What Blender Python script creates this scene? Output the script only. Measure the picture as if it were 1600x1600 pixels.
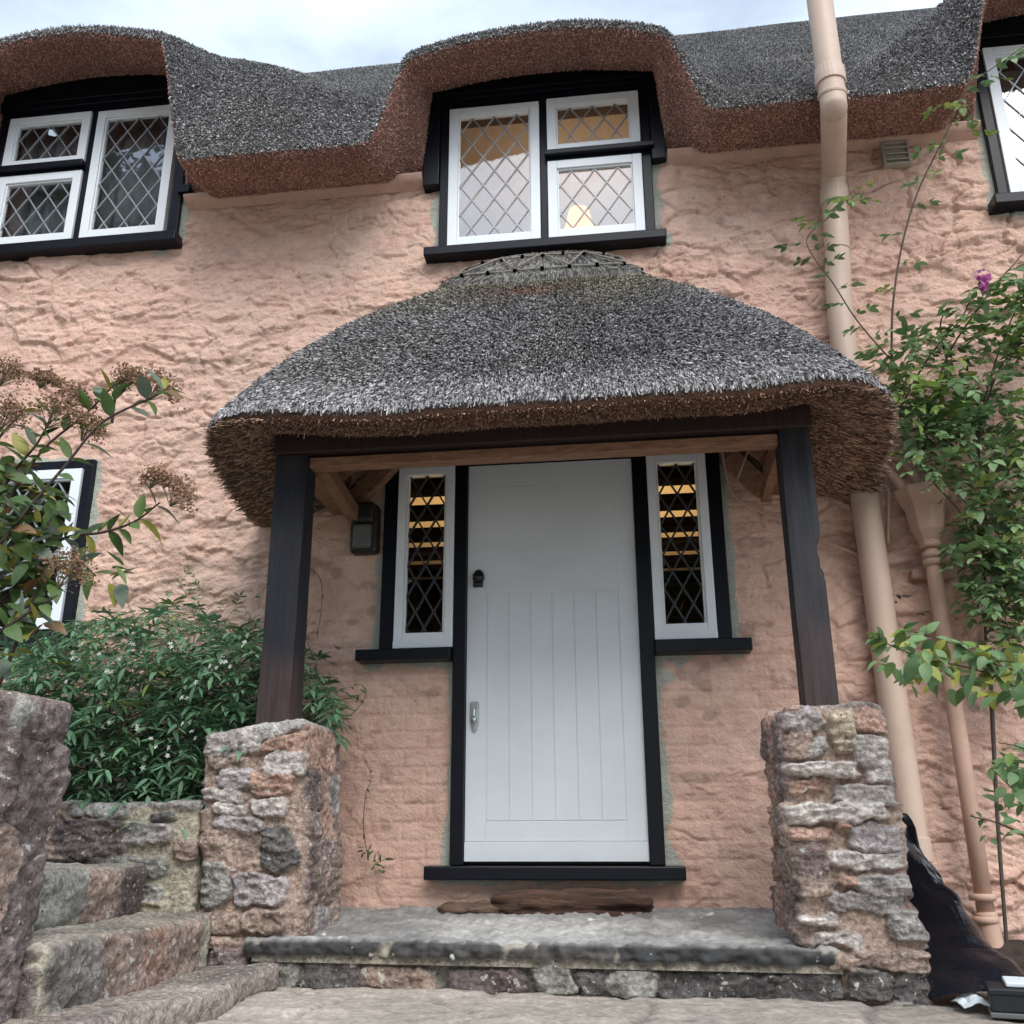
import bpy, math, random
import numpy as np
from mathutils import Matrix, Vector

# ------------------------------------------------------------------ scene, camera, light
S = bpy.context.scene
COL = S.collection
for o in list(bpy.data.objects):
    bpy.data.objects.remove(o)

F = 1500.0                                    # focal length in px of the 1600 px photograph
YAW, PIT, ROL = [math.radians(a) for a in (-7.3103, 18.421, -0.2026)]
CAM = np.array([0.0, -4.75, 0.55])
def _basis():
    cy, sy, cp, sp = math.cos(YAW), math.sin(YAW), math.cos(PIT), math.sin(PIT)
    f = np.array([sy*cp, cy*cp, sp]); r = np.array([cy, -sy, 0.0]); u = np.cross(r, f)
    cr, sr = math.cos(ROL), math.sin(ROL)
    return r*cr+u*sr, u*cr-r*sr, f
RT, UP, FW = _basis()
cd = bpy.data.cameras.new("camera"); cam = bpy.data.objects.new("camera", cd); COL.objects.link(cam)
cd.sensor_width = 36.0; cd.lens = 36.0*F/1600.0; cd.clip_start = 0.05; cd.clip_end = 2000
M4 = Matrix.Identity(4)
for i in range(3):
    M4[i][0], M4[i][1], M4[i][2], M4[i][3] = RT[i], UP[i], -FW[i], CAM[i]
cam.matrix_world = M4
S.camera = cam
def at(px, py, y=0.0):                        # a point of the plane y = const, as surveyed from the photograph
    d = FW+RT*((px-800)/F)-UP*((py-800)/F)
    return CAM+d*((y-CAM[1])/d[1])
def atz(px, py, z=0.0):
    d = FW+RT*((px-800)/F)-UP*((py-800)/F)
    return CAM+d*((z-CAM[2])/d[2])

SUN_EL, SUN_AZ = math.radians(47), math.radians(22)      # azimuth off straight-behind-camera, towards +x
sdir = Vector((math.sin(SUN_AZ)*math.cos(SUN_EL), -math.cos(SUN_AZ)*math.cos(SUN_EL), math.sin(SUN_EL)))
w = bpy.data.worlds.new("World"); S.world = w; w.use_nodes = True
nt = w.node_tree; N = nt.nodes; L = nt.links
for n in list(N): N.remove(n)
out = N.new('ShaderNodeOutputWorld'); bg = N.new('ShaderNodeBackground'); bg.inputs[1].default_value = 0.1
sky = N.new('ShaderNodeTexSky'); sky.sky_type = 'NISHITA'; sky.sun_disc = False
sky.sun_elevation = SUN_EL; sky.sun_rotation = math.pi-SUN_AZ
sky.air_density = 1.0; sky.dust_density = 2.0
tc = N.new('ShaderNodeTexCoord')
mp = N.new('ShaderNodeMapping'); mp.inputs['Scale'].default_value = (1.0, 1.0, 2.6)
nz = N.new('ShaderNodeTexNoise'); nz.inputs['Scale'].default_value = 2.2; nz.inputs['Detail'].default_value = 7; nz.inputs['Roughness'].default_value = .55
cr = N.new('ShaderNodeValToRGB'); cr.color_ramp.elements[0].position = .30; cr.color_ramp.elements[1].position = .66
cr.color_ramp.elements[0].color = (.06,)*3+(1,); cr.color_ramp.elements[1].color = (1, 1, 1, 1)
dot = N.new('ShaderNodeVectorMath'); dot.operation = 'DOT_PRODUCT'; dot.inputs[1].default_value = sdir
gl = N.new('ShaderNodeMapRange'); gl.inputs['From Min'].default_value = .25; gl.inputs['From Max'].default_value = 1
gl.inputs['To Min'].default_value = 6.6; gl.inputs['To Max'].default_value = 18.0; gl.interpolation_type = 'SMOOTHSTEP'
cc = N.new('ShaderNodeMixRGB'); cc.blend_type = 'MULTIPLY'; cc.inputs[0].default_value = 1; cc.inputs[1].default_value = (.82, .95, 1.10, 1)
mx = N.new('ShaderNodeMixRGB')
L.new(tc.outputs['Generated'], mp.inputs[0]); L.new(mp.outputs[0], nz.inputs[0]); L.new(nz.outputs[0], cr.inputs[0])
L.new(tc.outputs['Generated'], dot.inputs[0]); L.new(dot.outputs['Value'], gl.inputs[0])
L.new(gl.outputs[0], cc.inputs[2]); L.new(cr.outputs[0], mx.inputs[0]); L.new(sky.outputs[0], mx.inputs[1]); L.new(cc.outputs[0], mx.inputs[2])
L.new(mx.outputs[0], bg.inputs[0]); L.new(bg.outputs[0], out.inputs[0])

sl = bpy.data.lights.new("sun", 'SUN'); sl.energy = 1.2; sl.angle = math.radians(35); sl.color = (1, .95, .88)
so = bpy.data.objects.new("sun", sl); COL.objects.link(so); so.location = (4, -10, 14)
so.rotation_euler = (-sdir).to_track_quat('-Z', 'Y').to_euler()
S.view_settings.view_transform = 'Standard'; S.view_settings.look = 'None'
S.view_settings.exposure = 0.92; S.view_settings.gamma = 1
S.cycles.max_bounces = 8; S.cycles.transparent_max_bounces = 16

# ------------------------------------------------------------------ noise in numpy
def _h(ix, iy, iz, s):
    h = (ix.astype(np.int64)*374761393+iy.astype(np.int64)*668265263+iz.astype(np.int64)*2147483647+s*1274126177) & 0xffffffff
    h = ((h ^ (h >> 13))*1274126177) & 0xffffffff
    h = ((h ^ (h >> 15))*2246822519) & 0xffffffff
    return ((h ^ (h >> 16)) & 0xffffff)/float(0xffffff)
def vn(x, y, z, s=0):                         # smooth value noise, -1..1
    x0, y0, z0 = np.floor(x), np.floor(y), np.floor(z)
    fx, fy, fz = x-x0, y-y0, z-z0
    u, v, t = fx*fx*(3-2*fx), fy*fy*(3-2*fy), fz*fz*(3-2*fz)
    r = 0
    for a in (0, 1):
        for b in (0, 1):
            for c in (0, 1):
                r = r+_h(x0+a, y0+b, z0+c, s)*(u if a else 1-u)*(v if b else 1-v)*(t if c else 1-t)
    return r*2-1
def fbm(x, y, z, o=4, s=0, g=.5):
    r, a, n = 0, 1.0, 0
    for i in range(o):
        r = r+a*vn(x, y, z, s+i*17); n += a; a *= g; x, y, z = x*2.03, y*2.03, z*2.03
    return r/n
def voro(u, v, s=0):
    i, j = np.floor(u), np.floor(v); zz = np.zeros_like(i)
    f1 = np.full(u.shape, 9.0); f2 = f1.copy(); idr = np.zeros_like(u)
    for a in (-1, 0, 1):
        for b in (-1, 0, 1):
            px = i+a+.1+.8*_h(i+a, j+b, zz, s); py = j+b+.1+.8*_h(i+a, j+b, zz+1, s)
            d = np.hypot(u-px, v-py); r = _h(i+a, j+b, zz+2, s)
            n1 = d < f1
            f2 = np.where(n1, f1, np.minimum(f2, d)); idr = np.where(n1, r, idr); f1 = np.where(n1, d, f1)
    return f1, f2, idr
def vorot(u, v, s=0):                         # as voro, with the offset from the cell's point and two more random numbers per cell
    i, j = np.floor(u), np.floor(v); zz = np.zeros_like(i)
    f1 = np.full(u.shape, 9.0); f2 = f1.copy(); o = [np.zeros_like(u) for _ in range(5)]
    for a in (-1, 0, 1):
        for b in (-1, 0, 1):
            px = i+a+.08+.84*_h(i+a, j+b, zz, s); py = j+b+.08+.84*_h(i+a, j+b, zz+1, s)
            d = np.hypot(u-px, v-py); n1 = d < f1
            f2 = np.where(n1, f1, np.minimum(f2, d)); f1 = np.where(n1, d, f1)
            for k, q in enumerate((u-px, v-py, _h(i+a, j+b, zz+2, s), _h(i+a, j+b, zz+3, s), _h(i+a, j+b, zz+4, s))): o[k] = np.where(n1, q, o[k])
    return f1, f2, o
def sst(a, b, x):
    t = np.clip((x-a)/(b-a), 0, 1); return t*t*(3-2*t)

# ------------------------------------------------------------------ materials
def mat(name, col=(.5, .5, .5), attr=False, rough=.8, ns=0, na=0, bs=0, bstr=.3, bdist=.01, metal=0, spec=.4, trans=0, lich=None, stretch=None, emis=None):
    m = bpy.data.materials.new(name); m.use_nodes = True
    nt = m.node_tree; N = nt.nodes; L = nt.links
    p = N['Principled BSDF']; p.inputs['Roughness'].default_value = rough; p.inputs['Metallic'].default_value = metal
    p.inputs['Specular IOR Level'].default_value = spec
    tc = N.new('ShaderNodeTexCoord'); src = tc.outputs['Object']
    if stretch:
        mp = N.new('ShaderNodeMapping'); mp.inputs['Scale'].default_value = stretch; L.new(src, mp.inputs[0]); src = mp.outputs[0]
    if attr:
        a = N.new('ShaderNodeVertexColor'); a.layer_name = 'Col'; c = a.outputs[0]
    else:
        a = N.new('ShaderNodeRGB'); a.outputs[0].default_value = (*col, 1); c = a.outputs[0]
    if ns:
        n = N.new('ShaderNodeTexNoise'); n.inputs['Scale'].default_value = ns; n.inputs['Detail'].default_value = 8; n.inputs['Roughness'].default_value = .65
        L.new(src, n.inputs[0])
        r = N.new('ShaderNodeMapRange'); r.inputs['From Min'].default_value = .3; r.inputs['From Max'].default_value = .7
        r.inputs['To Min'].default_value = 1-na; r.inputs['To Max'].default_value = 1+na; L.new(n.outputs[0], r.inputs[0])
        mm = N.new('ShaderNodeMixRGB'); mm.blend_type = 'MULTIPLY'; mm.inputs[0].default_value = 1
        L.new(c, mm.inputs[1]); L.new(r.outputs[0], mm.inputs[2]); c = mm.outputs[0]
    if lich:                                    # (scale, threshold, colour) pale lichen spots
        for (sc, th, lc) in lich:
            n = N.new('ShaderNodeTexNoise'); n.inputs['Scale'].default_value = sc; n.inputs['Detail'].default_value = 3; L.new(src, n.inputs[0])
            r = N.new('ShaderNodeMapRange'); r.inputs['From Min'].default_value = th; r.inputs['From Max'].default_value = th+.04; L.new(n.outputs[0], r.inputs[0])
            mm = N.new('ShaderNodeMixRGB'); L.new(r.outputs[0], mm.inputs[0]); L.new(c, mm.inputs[1]); mm.inputs[2].default_value = (*lc, 1); c = mm.outputs[0]
    L.new(c, p.inputs['Base Color'])
    if bs:
        n = N.new('ShaderNodeTexNoise'); n.inputs['Scale'].default_value = bs; n.inputs['Detail'].default_value = 9; n.inputs['Roughness'].default_value = .6; L.new(src, n.inputs[0])
        b = N.new('ShaderNodeBump'); b.inputs['Strength'].default_value = bstr; b.inputs['Distance'].default_value = bdist
        L.new(n.outputs[0], b.inputs['Height']); L.new(b.outputs[0], p.inputs['Normal'])
    if emis:
        p.inputs['Emission Color'].default_value = (*emis[0], 1); p.inputs['Emission Strength'].default_value = emis[1]
    if trans:
        t = N.new('ShaderNodeBsdfTranslucent'); L.new(c, t.inputs[0]); ms = N.new('ShaderNodeMixShader'); ms.inputs[0].default_value = trans
        o = N['Material Output']; L.new(p.outputs[0], ms.inputs[1]); L.new(t.outputs[0], ms.inputs[2]); L.new(ms.outputs[0], o.inputs[0])
    return m
def glass_mat(name, refl):
    m = bpy.data.materials.new(name); m.use_nodes = True
    nt = m.node_tree; N = nt.nodes; L = nt.links; N.remove(N['Principled BSDF'])
    t = N.new('ShaderNodeBsdfTransparent'); t.inputs[0].default_value = (.93, .95, .95, 1)
    g = N.new('ShaderNodeBsdfGlossy'); g.inputs['Roughness'].default_value = .02
    n = N.new('ShaderNodeTexNoise'); n.inputs['Scale'].default_value = 5; n.inputs['Detail'].default_value = 1
    tc = N.new('ShaderNodeTexCoord'); L.new(tc.outputs['Object'], n.inputs[0])
    b = N.new('ShaderNodeBump'); b.inputs['Strength'].default_value = .12; b.inputs['Distance'].default_value = .02; L.new(n.outputs[0], b.inputs['Height']); L.new(b.outputs[0], g.inputs['Normal'])
    lw = N.new('ShaderNodeLayerWeight'); fr = N.new('ShaderNodeMath'); fr.operation = 'POWER'; fr.inputs[1].default_value = 4; L.new(lw.outputs['Facing'], fr.inputs[0])
    ad = N.new('ShaderNodeMath'); ad.operation = 'MULTIPLY_ADD'; ad.inputs[1].default_value = .85; ad.inputs[2].default_value = refl; L.new(fr.outputs[0], ad.inputs[0])
    ms = N.new('ShaderNodeMixShader'); L.new(ad.outputs[0], ms.inputs[0]); L.new(t.outputs[0], ms.inputs[1]); L.new(g.outputs[0], ms.inputs[2])
    L.new(ms.outputs[0], N['Material Output'].inputs[0])
    return m
MT = dict(
    wall=mat('painted_rubble', attr=True, rough=.9, ns=16, na=.13, bs=70, bstr=.9, bdist=.012, spec=.2),
    plain=mat('gable_paint', (.52, .30, .21), rough=.9, ns=4, na=.2, bs=12, bstr=.6, bdist=.03),
    reed=mat('weathered_reed', attr=True, rough=.85, spec=.25),
    reedbase=mat('thatch_core', attr=True, rough=1, ns=60, na=.5, bs=120, bstr=1, bdist=.02, spec=.1),
    black=mat('black_gloss_paint', (.004, .005, .009), rough=.36, ns=14, na=.3, bs=30, bstr=.06, bdist=.004, spec=.22),
    white=mat('white_gloss_paint', (.72, .76, .78), rough=.38, ns=6, na=.03, bs=25, bstr=.05, bdist=.003, spec=.4),
    door=mat('pale_grey_door_paint', (.63, .67, .69), rough=.36, ns=2, na=.07, bs=18, bstr=.03, bdist=.003, spec=.4),
    sidelead=mat('dark_lead', (.035, .036, .04), rough=.5, spec=.4), lead=mat('lead_came', (.30, .31, .33), rough=.45, metal=.4, ns=20, na=.15),
    glass=glass_mat('old_glass', .16), glass_dark=glass_mat('sidelight_glass', .05),
    oak=mat('black_stained_oak', attr=True, rough=.62, ns=16, na=.4, bs=26, bstr=.35, bdist=.008, stretch=(3, 3, .25)),
    rafter=mat('raw_brown_timber', (.23, .125, .075), rough=.7, ns=12, na=.4, bs=22, bstr=.35, bdist=.006, stretch=(1, 4, 4)),
    stone=mat('lichened_stone', attr=True, rough=.92, ns=55, na=.62, bs=60, bstr=1.0, bdist=.016, spec=.2,
              lich=[(30, .635, (.46, .45, .40)), (75, .68, (.50, .47, .42)), (60, .70, (.05, .042, .038))]),
    slab=mat('slate_slab', attr=True, rough=.8, ns=14, na=.3, bs=35, bstr=.5, bdist=.008, spec=.3, lich=[(13, .69, (.62, .62, .58))]),
    paving=mat('sandy_paving', attr=True, rough=.95, ns=45, na=.30, bs=85, bstr=.9, bdist=.008, spec=.2, lich=[(7, .64, (.30, .27, .23)), (120, .70, (.16, .135, .11))]),
    soil=mat('dark_soil', (.05, .037, .027), rough=1, ns=18, na=.5, bs=30, bstr=1, bdist=.04),
    fillet=mat('pink_fillet', (.52, .34, .27), rough=.9, ns=10, na=.15, bs=50, bstr=.5, bdist=.006), pipe=mat('buff_pipe_paint', (.50, .375, .295), rough=.5, ns=5, na=.07, bs=20, bstr=.06, bdist=.004),
    pinkpipe=mat('pink_pipe_paint', (.47, .305, .23), rough=.6, ns=8, na=.12, bs=40, bstr=.2, bdist=.004),
    leaf=mat('leaf', attr=True, rough=.5, spec=.4, trans=.28, ns=30, na=.18),
    bark=mat('stem_bark', attr=True, rough=.8, ns=40, na=.3),
    petal=mat('petal', attr=True, rough=.6, trans=.3),
    plastic=mat('black_polythene', (.005, .007, .012), rough=.22, spec=.5, bs=14, bstr=.35, bdist=.02),
    blackbox=mat('black_plastic', (.012, .013, .017), rough=.45),
    cloth=mat('white_cloth', (.62, .66, .68), rough=.8, bs=30, bstr=.3, bdist=.005),
    steel=mat('brushed_chrome', (.38, .40, .38), rough=.33, metal=.9),
    darkmetal=mat('dark_metal', (.045, .043, .04), rough=.4, metal=.6),
    drift=mat('rotten_wood', attr=True, rough=.95, ns=25, na=.5, bs=30, bstr=.9, bdist=.012, stretch=(.4, 2, 4)),
    net=mat('added_curtain_grey', (.34, .35, .37), rough=.9), pale=mat('pale_plaster', (.55, .54, .52), rough=.9), cream=mat('cream_plaster', (.66, .58, .48), rough=.9, ns=4, na=.06),
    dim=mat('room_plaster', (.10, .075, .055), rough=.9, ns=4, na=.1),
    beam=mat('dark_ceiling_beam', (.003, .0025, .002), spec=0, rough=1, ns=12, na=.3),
    lens=mat('lamp_lens', (.11, .115, .11), rough=.3),
    ventp=mat('beige_plastic', (.36, .33, .28), rough=.55, ns=10, na=.1), grey=mat('grey_plastic', (.20, .19, .17), rough=.55, ns=10, na=.1),
    shade=mat('lit_lamp_shade', (.8, .5, .25), rough=.8, emis=((1, .36, .10), 1.1)),
    straw=mat('ridge_straw', attr=True, rough=.85, ns=90, na=.5, bs=140, bstr=.8, bdist=.008, stretch=(1, .6, .6)),
    hazel=mat('hazel_spar', (.21, .185, .155), rough=.8, ns=40, na=.35, bs=60, bstr=.4),
)

# ------------------------------------------------------------------ object helpers
def setp(o, label=None, cat=None, group=None, kind=None):
    if label: o['label'] = label
    if cat: o['category'] = cat
    if group: o['group'] = group
    if kind: o['kind'] = kind
    return o
def thing(name, loc, label, cat, group=None):
    o = bpy.data.objects.new(name, None); COL.objects.link(o); o.location = loc; o.empty_display_size = .1
    return setp(o, label, cat, group)
def wloc(o):
    v = Vector((0, 0, 0))
    while o is not None:
        v = v+o.location; o = o.parent
    return v
def link(name, me, m, parent=None, bevel=0, solid=0, segs=2):
    o = bpy.data.objects.new(name, me); COL.objects.link(o)
    if m: me.materials.append(MT[m] if isinstance(m, str) else m)
    if parent:
        o.parent = parent; o.location = -wloc(parent)
    if solid:
        s = o.modifiers.new('thick', 'SOLIDIFY'); s.thickness = solid; s.offset = 0
    if bevel:
        b = o.modifiers.new('bevel', 'BEVEL'); b.width = bevel; b.segments = segs; b.limit_method = 'ANGLE'; b.angle_limit = math.radians(40)
    return o
def npm(name, V, Fs, m, parent=None, col=None, smooth=False, **k):
    """one mesh from numpy arrays: V (n,3), Fs = list of (k,3) / (k,4) index arrays, col (n,3)"""
    V = np.ascontiguousarray(V, dtype=np.float32)
    me = bpy.data.meshes.new(name)
    if isinstance(Fs, np.ndarray): Fs = [Fs]
    Fs = [f for f in Fs if len(f)]
    li = np.concatenate([f.ravel() for f in Fs]).astype(np.int32)
    lt = np.concatenate([np.full(len(f), f.shape[1], np.int32) for f in Fs])
    ls = np.concatenate([[0], np.cumsum(lt)[:-1]]).astype(np.int32)
    me.vertices.add(len(V)); me.vertices.foreach_set('co', V.ravel())
    me.loops.add(len(li)); me.loops.foreach_set('vertex_index', li)
    me.polygons.add(len(lt)); me.polygons.foreach_set('loop_start', ls); me.polygons.foreach_set('loop_total', lt)
    me.polygons.foreach_set('use_smooth', np.full(len(lt), bool(smooth)))
    me.update(calc_edges=True)
    if col is not None:
        a = me.color_attributes.new('Col', 'FLOAT_COLOR', 'POINT')
        c = np.ones((len(V), 4), np.float32); c[:, :3] = np.clip(col, 0, 1); a.data.foreach_set('color', c.ravel())
    return link(name, me, m, parent, **k)
def grid_faces(nu, nv, off=0, flip=False):      # index = i*nv+j
    i, j = np.meshgrid(np.arange(nu-1), np.arange(nv-1), indexing='ij')
    a = (i*nv+j).ravel()+off
    f = np.stack([a, a+nv, a+nv+1, a+1], 1)
    return f[:, ::-1] if flip else f
class Boxes:                                     # every box its own mesh part
    def __init__(s, name, m, parent): s.a = (name, m, parent)
    def box(s, *b):
        q = MB(); q.box(*b); q.build(*s.a)
class MB:
    def __init__(s): s.V = []; s.F4 = []; s.F3 = []; s.C = []; s.n = 0
    def add(s, V, F4=None, F3=None, c=(1, 1, 1)):
        V = np.asarray(V, float); s.V.append(V)
        if F4 is not None and len(F4): s.F4.append(np.asarray(F4, int)+s.n)
        if F3 is not None and len(F3): s.F3.append(np.asarray(F3, int)+s.n)
        c = np.asarray(c, float); s.C.append(c if c.ndim == 2 else np.tile(c, (len(V), 1))); s.n += len(V)
    def box(s, x0, x1, y0, y1, z0, z1, c=(1, 1, 1)):
        V = [(x, y, z) for x in (x0, x1) for y in (y0, y1) for z in (z0, z1)]
        s.add(V, [(0, 1, 3, 2), (4, 6, 7, 5), (0, 4, 5, 1), (2, 3, 7, 6), (0, 2, 6, 4), (1, 5, 7, 3)], c=c)
    def bar(s, a, b, w, h, up=(0, 0, 1), c=(1, 1, 1)):
        a, b = np.array(a, float), np.array(b, float); d = b-a; d /= np.linalg.norm(d)
        u = np.cross(d, up); u /= max(1e-9, np.linalg.norm(u)); v = np.cross(u, d)
        V = [p+u*i*w/2+v*j*h/2 for p in (a, b) for i in (-1, 1) for j in (-1, 1)]
        s.add(V, [(0, 1, 3, 2), (4, 6, 7, 5), (0, 4, 5, 1), (2, 3, 7, 6), (0, 2, 6, 4), (1, 5, 7, 3)], c=c)
    def tube(s, P, R, k=8, c=(1, 1, 1), cap=True):
        P = np.array(P, float); n = len(P); R = np.broadcast_to(np.array(R, float), (n,))
        T = np.gradient(P, axis=0); T /= np.maximum(1e-9, np.linalg.norm(T, axis=1))[:, None]
        ref = np.array([0, 0, 1.0]) if abs(T[0][2]) < .9 else np.array([0, 1.0, 0])
        V = np.zeros((n, k, 3)); u = np.cross(T[0], ref); u /= np.linalg.norm(u)
        for i in range(n):
            u = u-T[i]*(u@T[i]); u /= np.linalg.norm(u); v = np.cross(T[i], u)
            for j in range(k):
                a = 2*math.pi*j/k; V[i, j] = P[i]+R[i]*(u*math.cos(a)+v*math.sin(a))
        f = []
        for i in range(n-1):
            for j in range(k):
                f.append((i*k+j, i*k+(j+1) % k, (i+1)*k+(j+1) % k, (i+1)*k+j))
        VV = V.reshape(-1, 3); t3 = []
        if cap:
            VV = np.vstack([VV, P[0], P[-1]])
            for j in range(k):
                t3.append((n*k, (j+1) % k, j)); t3.append((n*k+1, (n-1)*k+j, (n-1)*k+(j+1) % k))
        s.add(VV, f, t3, c)
    def lathe(s, base, prof, k=24, c=(1, 1, 1)):          # prof [(r,z)]
        n = len(prof); V = []
        for r, z in prof:
            for j in range(k):
                a = 2*math.pi*j/k; V.append((base[0]+r*math.cos(a), base[1]+r*math.sin(a), base[2]+z))
        f = [(i*k+j, i*k+(j+1) % k, (i+1)*k+(j+1) % k, (i+1)*k+j) for i in range(n-1) for j in range(k)]
        V += [(base[0], base[1], base[2]+prof[0][1]), (base[0], base[1], base[2]+prof[-1][1])]
        t = [(n*k, (j+1) % k, j) for j in range(k)]+[(n*k+1, (n-1)*k+j, (n-1)*k+(j+1) % k) for j in range(k)]
        s.add(V, f, t, c)
    def build(s, name, m, parent=None, smooth=False, **k):
        fs = []
        if s.F4: fs.append(np.vstack(s.F4))
        if s.F3: fs.append(np.vstack(s.F3))
        return npm(name, np.vstack(s.V), fs, m, parent, np.vstack(s.C), smooth, **k)
def smooth_path(P, n=8):                        # Catmull-Rom
    P = [np.array(p, float) for p in P]; Q = [2*P[0]-P[1]]+P+[2*P[-1]-P[-2]]; o = []
    for i in range(1, len(Q)-2):
        for k in range(n):
            t = k/n; a, b, c, d = Q[i-1:i+3]
            o.append(.5*((2*b)+(-a+c)*t+(2*a-5*b+4*c-d)*t*t+(-a+3*b-3*c+d)*t**3))
    o.append(P[-1]); return np.array(o)
R_ = np.random.RandomState(7)
random.seed(7)

# ------------------------------------------------------------------ ground
gx = np.concatenate([[-400, -120, -40, -14, -7], np.arange(-4, 4.01, .02), [7, 14, 40, 120, 400]])
gy = np.concatenate([[-400, -120, -40, -14, -7, -5], np.arange(-3.2, -.1, .02), [0.3, 6, 30, 120, 400]])
X, Y = np.meshgrid(gx, gy, indexing='ij'); near = sst(4.5, 3.5, np.abs(X))*sst(-4.5, -3.0, Y)
f1, f2, idr = voro(X/.62+.15*fbm(X*3, Y*3, X*0, 2, 5), Y/.36+.15*fbm(X*3, Y*3, X*0+4, 2, 6), 31)
crack = sst(.0, .07, f2-f1)
Z = near*(.006*fbm(X*18, Y*26, X*0, 3, 4)+.010*fbm(X*2.5, Y*6, X*0, 4, 3)+.010*(idr-.5)-.014*(1-crack)-.004)
Z = np.where(Y > -.2, -.05, Z)
tone = (.8+.25*idr+.25*fbm(X*1.7, Y*1.7, X*0, 3, 9))*(1-.35*(1-crack)*near)
tone = tone*(1+.35*fbm(X*22, Y*30, X*0, 3, 12)*near)
C = np.stack([.385*tone, .335*tone, .285*tone], -1)
g = npm('ground', np.stack([X, Y, Z], -1).reshape(-1, 3), grid_faces(len(gx), len(gy)), 'paving', None, C.reshape(-1, 3), True)
setp(g, 'pale sandy stone paving in front of the cottage step', kind='structure')

# ------------------------------------------------------------------ cottage
HX0, HX1, HY1 = -5.6, 4.2, 5.6
cottage = thing('cottage', (-.4, 0, .16), 'pink painted rubble stone cottage with a thick wavy thatched roof and leaded windows', 'cottage')
# openings in the wall: x0,x1,z0,z1 (outer frame)
OPEN = [(-1.02, .21, 3.755, 4.97), (-3.97, -2.68, 4.015, 5.30), (2.085, 3.36, 3.81, 5.02), (-4.27, -3.0, 1.565, 2.54),
        (-.885, .075, .365, 2.46), (-1.27, -.86, 1.40, 2.46), (.05, .455, 1.40, 2.47)]
def rdist(x, z, r):
    dx = np.maximum(np.maximum(r[0]-x, x-r[1]), 0); dz = np.maximum(np.maximum(r[2]-z, z-r[3]), 0)
    ins = np.minimum(np.minimum(x-r[0], r[1]-x), np.minimum(z-r[2], r[3]-z))
    return np.where(ins > 0, -ins, np.hypot(dx, dz))
wx = np.concatenate([np.arange(HX0, -4.75, .035), np.arange(-4.75, 2.95, .0082), np.arange(2.95, HX1+.001, .035)]); wz = np.concatenate([np.arange(-.15, .1, .03), np.arange(.1, 5.42, .0082)])
X, Zg = np.meshgrid(wx, wz, indexing='ij'); O = X*0
D = np.min([rdist(X, Zg, r) for r in OPEN], axis=0)
wu = X+.15*fbm(X*3.1, Zg*3.1, O, 4, 41); wv = Zg+.10*fbm(X*3.1, Zg*3.1, O+5, 4, 42)
f1, f2, (du, dv, idr, id2, id3) = vorot(wu/.31, wv/.165, 77)
groove = sst(.0, .10, f2-f1)
fb1, fb2, (dub, dvb, idb, idb2, idb3) = vorot(wu/.11+3, wv/.055, 78)
grooveb = sst(.0, .13, fb2-fb1)
# slaty ledges: a saw-tooth rising upward then dropping, so each stone casts a small shade under it
led = fbm(wu*2.2, wv*7.5, O, 3, 51); led2 = fbm(wu*6, wv*17, O+3, 3, 52)
saw = (led*2.2) % 1.0; saw = np.where(saw < .93, saw/.93, (1-saw)/.07)
smooth_por = sst(-2.0, -1.3, X)*sst(1.3, .8, X)*sst(3.0, 2.3, Zg)            # calmer under the porch
rough = 1-.5*smooth_por
big = fbm(X*.9, Zg*.9, O, 3, 61)
lmask = sst(-.15, .35, fbm(X*1.9, Zg*2.6, O, 3, 57)); gmask = .45+.65*sst(-.25, .2, fbm(X*1.6, Zg*2.0, O, 3, 58))
ch1 = fbm(X*4.5+1, Zg*11, O, 4, 251); ch2 = fbm(X*9+5, Zg*20, O+2, 4, 252); ch3 = fbm(X*18, Zg*30, O+4, 3, 253)
ck = fbm(X*4+11, Zg*13, O+6, 4, 254); crk = sst(.035, .0, np.abs(ck))*sst(.0, .25, fbm(X*3, Zg*5, O+8, 3, 255))
smallm = sst(.08, .42, fbm(X*1.4+9, Zg*1.7, O, 3, 59))
facet = du*(id2-.5)*.030+dv*(id3-.62)*.042; facetb = dub*(idb2-.5)*.016+dvb*(idb3-.6)*.022
h = .030*big+rough*(gmask*(.013*(groove-.7)+.026*(idr-.5)*groove+facet*groove)+smallm*(.006*(grooveb-.7)+.010*(idb-.5)*grooveb+facetb*grooveb)+.011*(saw-.5)*lmask+.004*led2+.013*(sst(.0, .04, ch1)-.5)+.006*(sst(.0, .05, ch2)-.5)+.003*(sst(.0, .07, ch3)-.5)-.014*crk+.005*fbm(X*9, Zg*14, O, 4, 56)+.007*fbm(X*30, Zg*42, O, 3, 53))
# faint brick courses near the door
bc = (Zg/.085) % 1; bu = (X/.23+.5*np.floor(Zg/.085)) % 1
brick = smooth_por*np.maximum(sst(.12, .0, np.minimum(bc, 1-bc)), .8*sst(.04, .0, np.minimum(bu, 1-bu)))*sst(.55, .25, D)
h = h-.009*brick
# bold ledges at the right edge of the wall
for (px, py, ln, a) in [(1505, 255, .02, .03), (1490, 300, .02, .03), (1530, 385, .25, .03), (480, 440, .09, .02), (250, 480, .2, .016), (900, 480, .2, .02)]:
    c = at(px, py); h = h+a*np.exp(-((X-c[0])/max(ln, .05))**2-((Zg-c[2]-.06)/.05)**2)*np.where(Zg > c[2]+.02, 1, .3)
nearf = sst(.0, .12, D+.03*fbm(X*6, Zg*6, O, 3, 63))
h = np.clip(.80*h, -.05, .065)*(.12+.88*nearf)-.0*(1-nearf)
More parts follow.
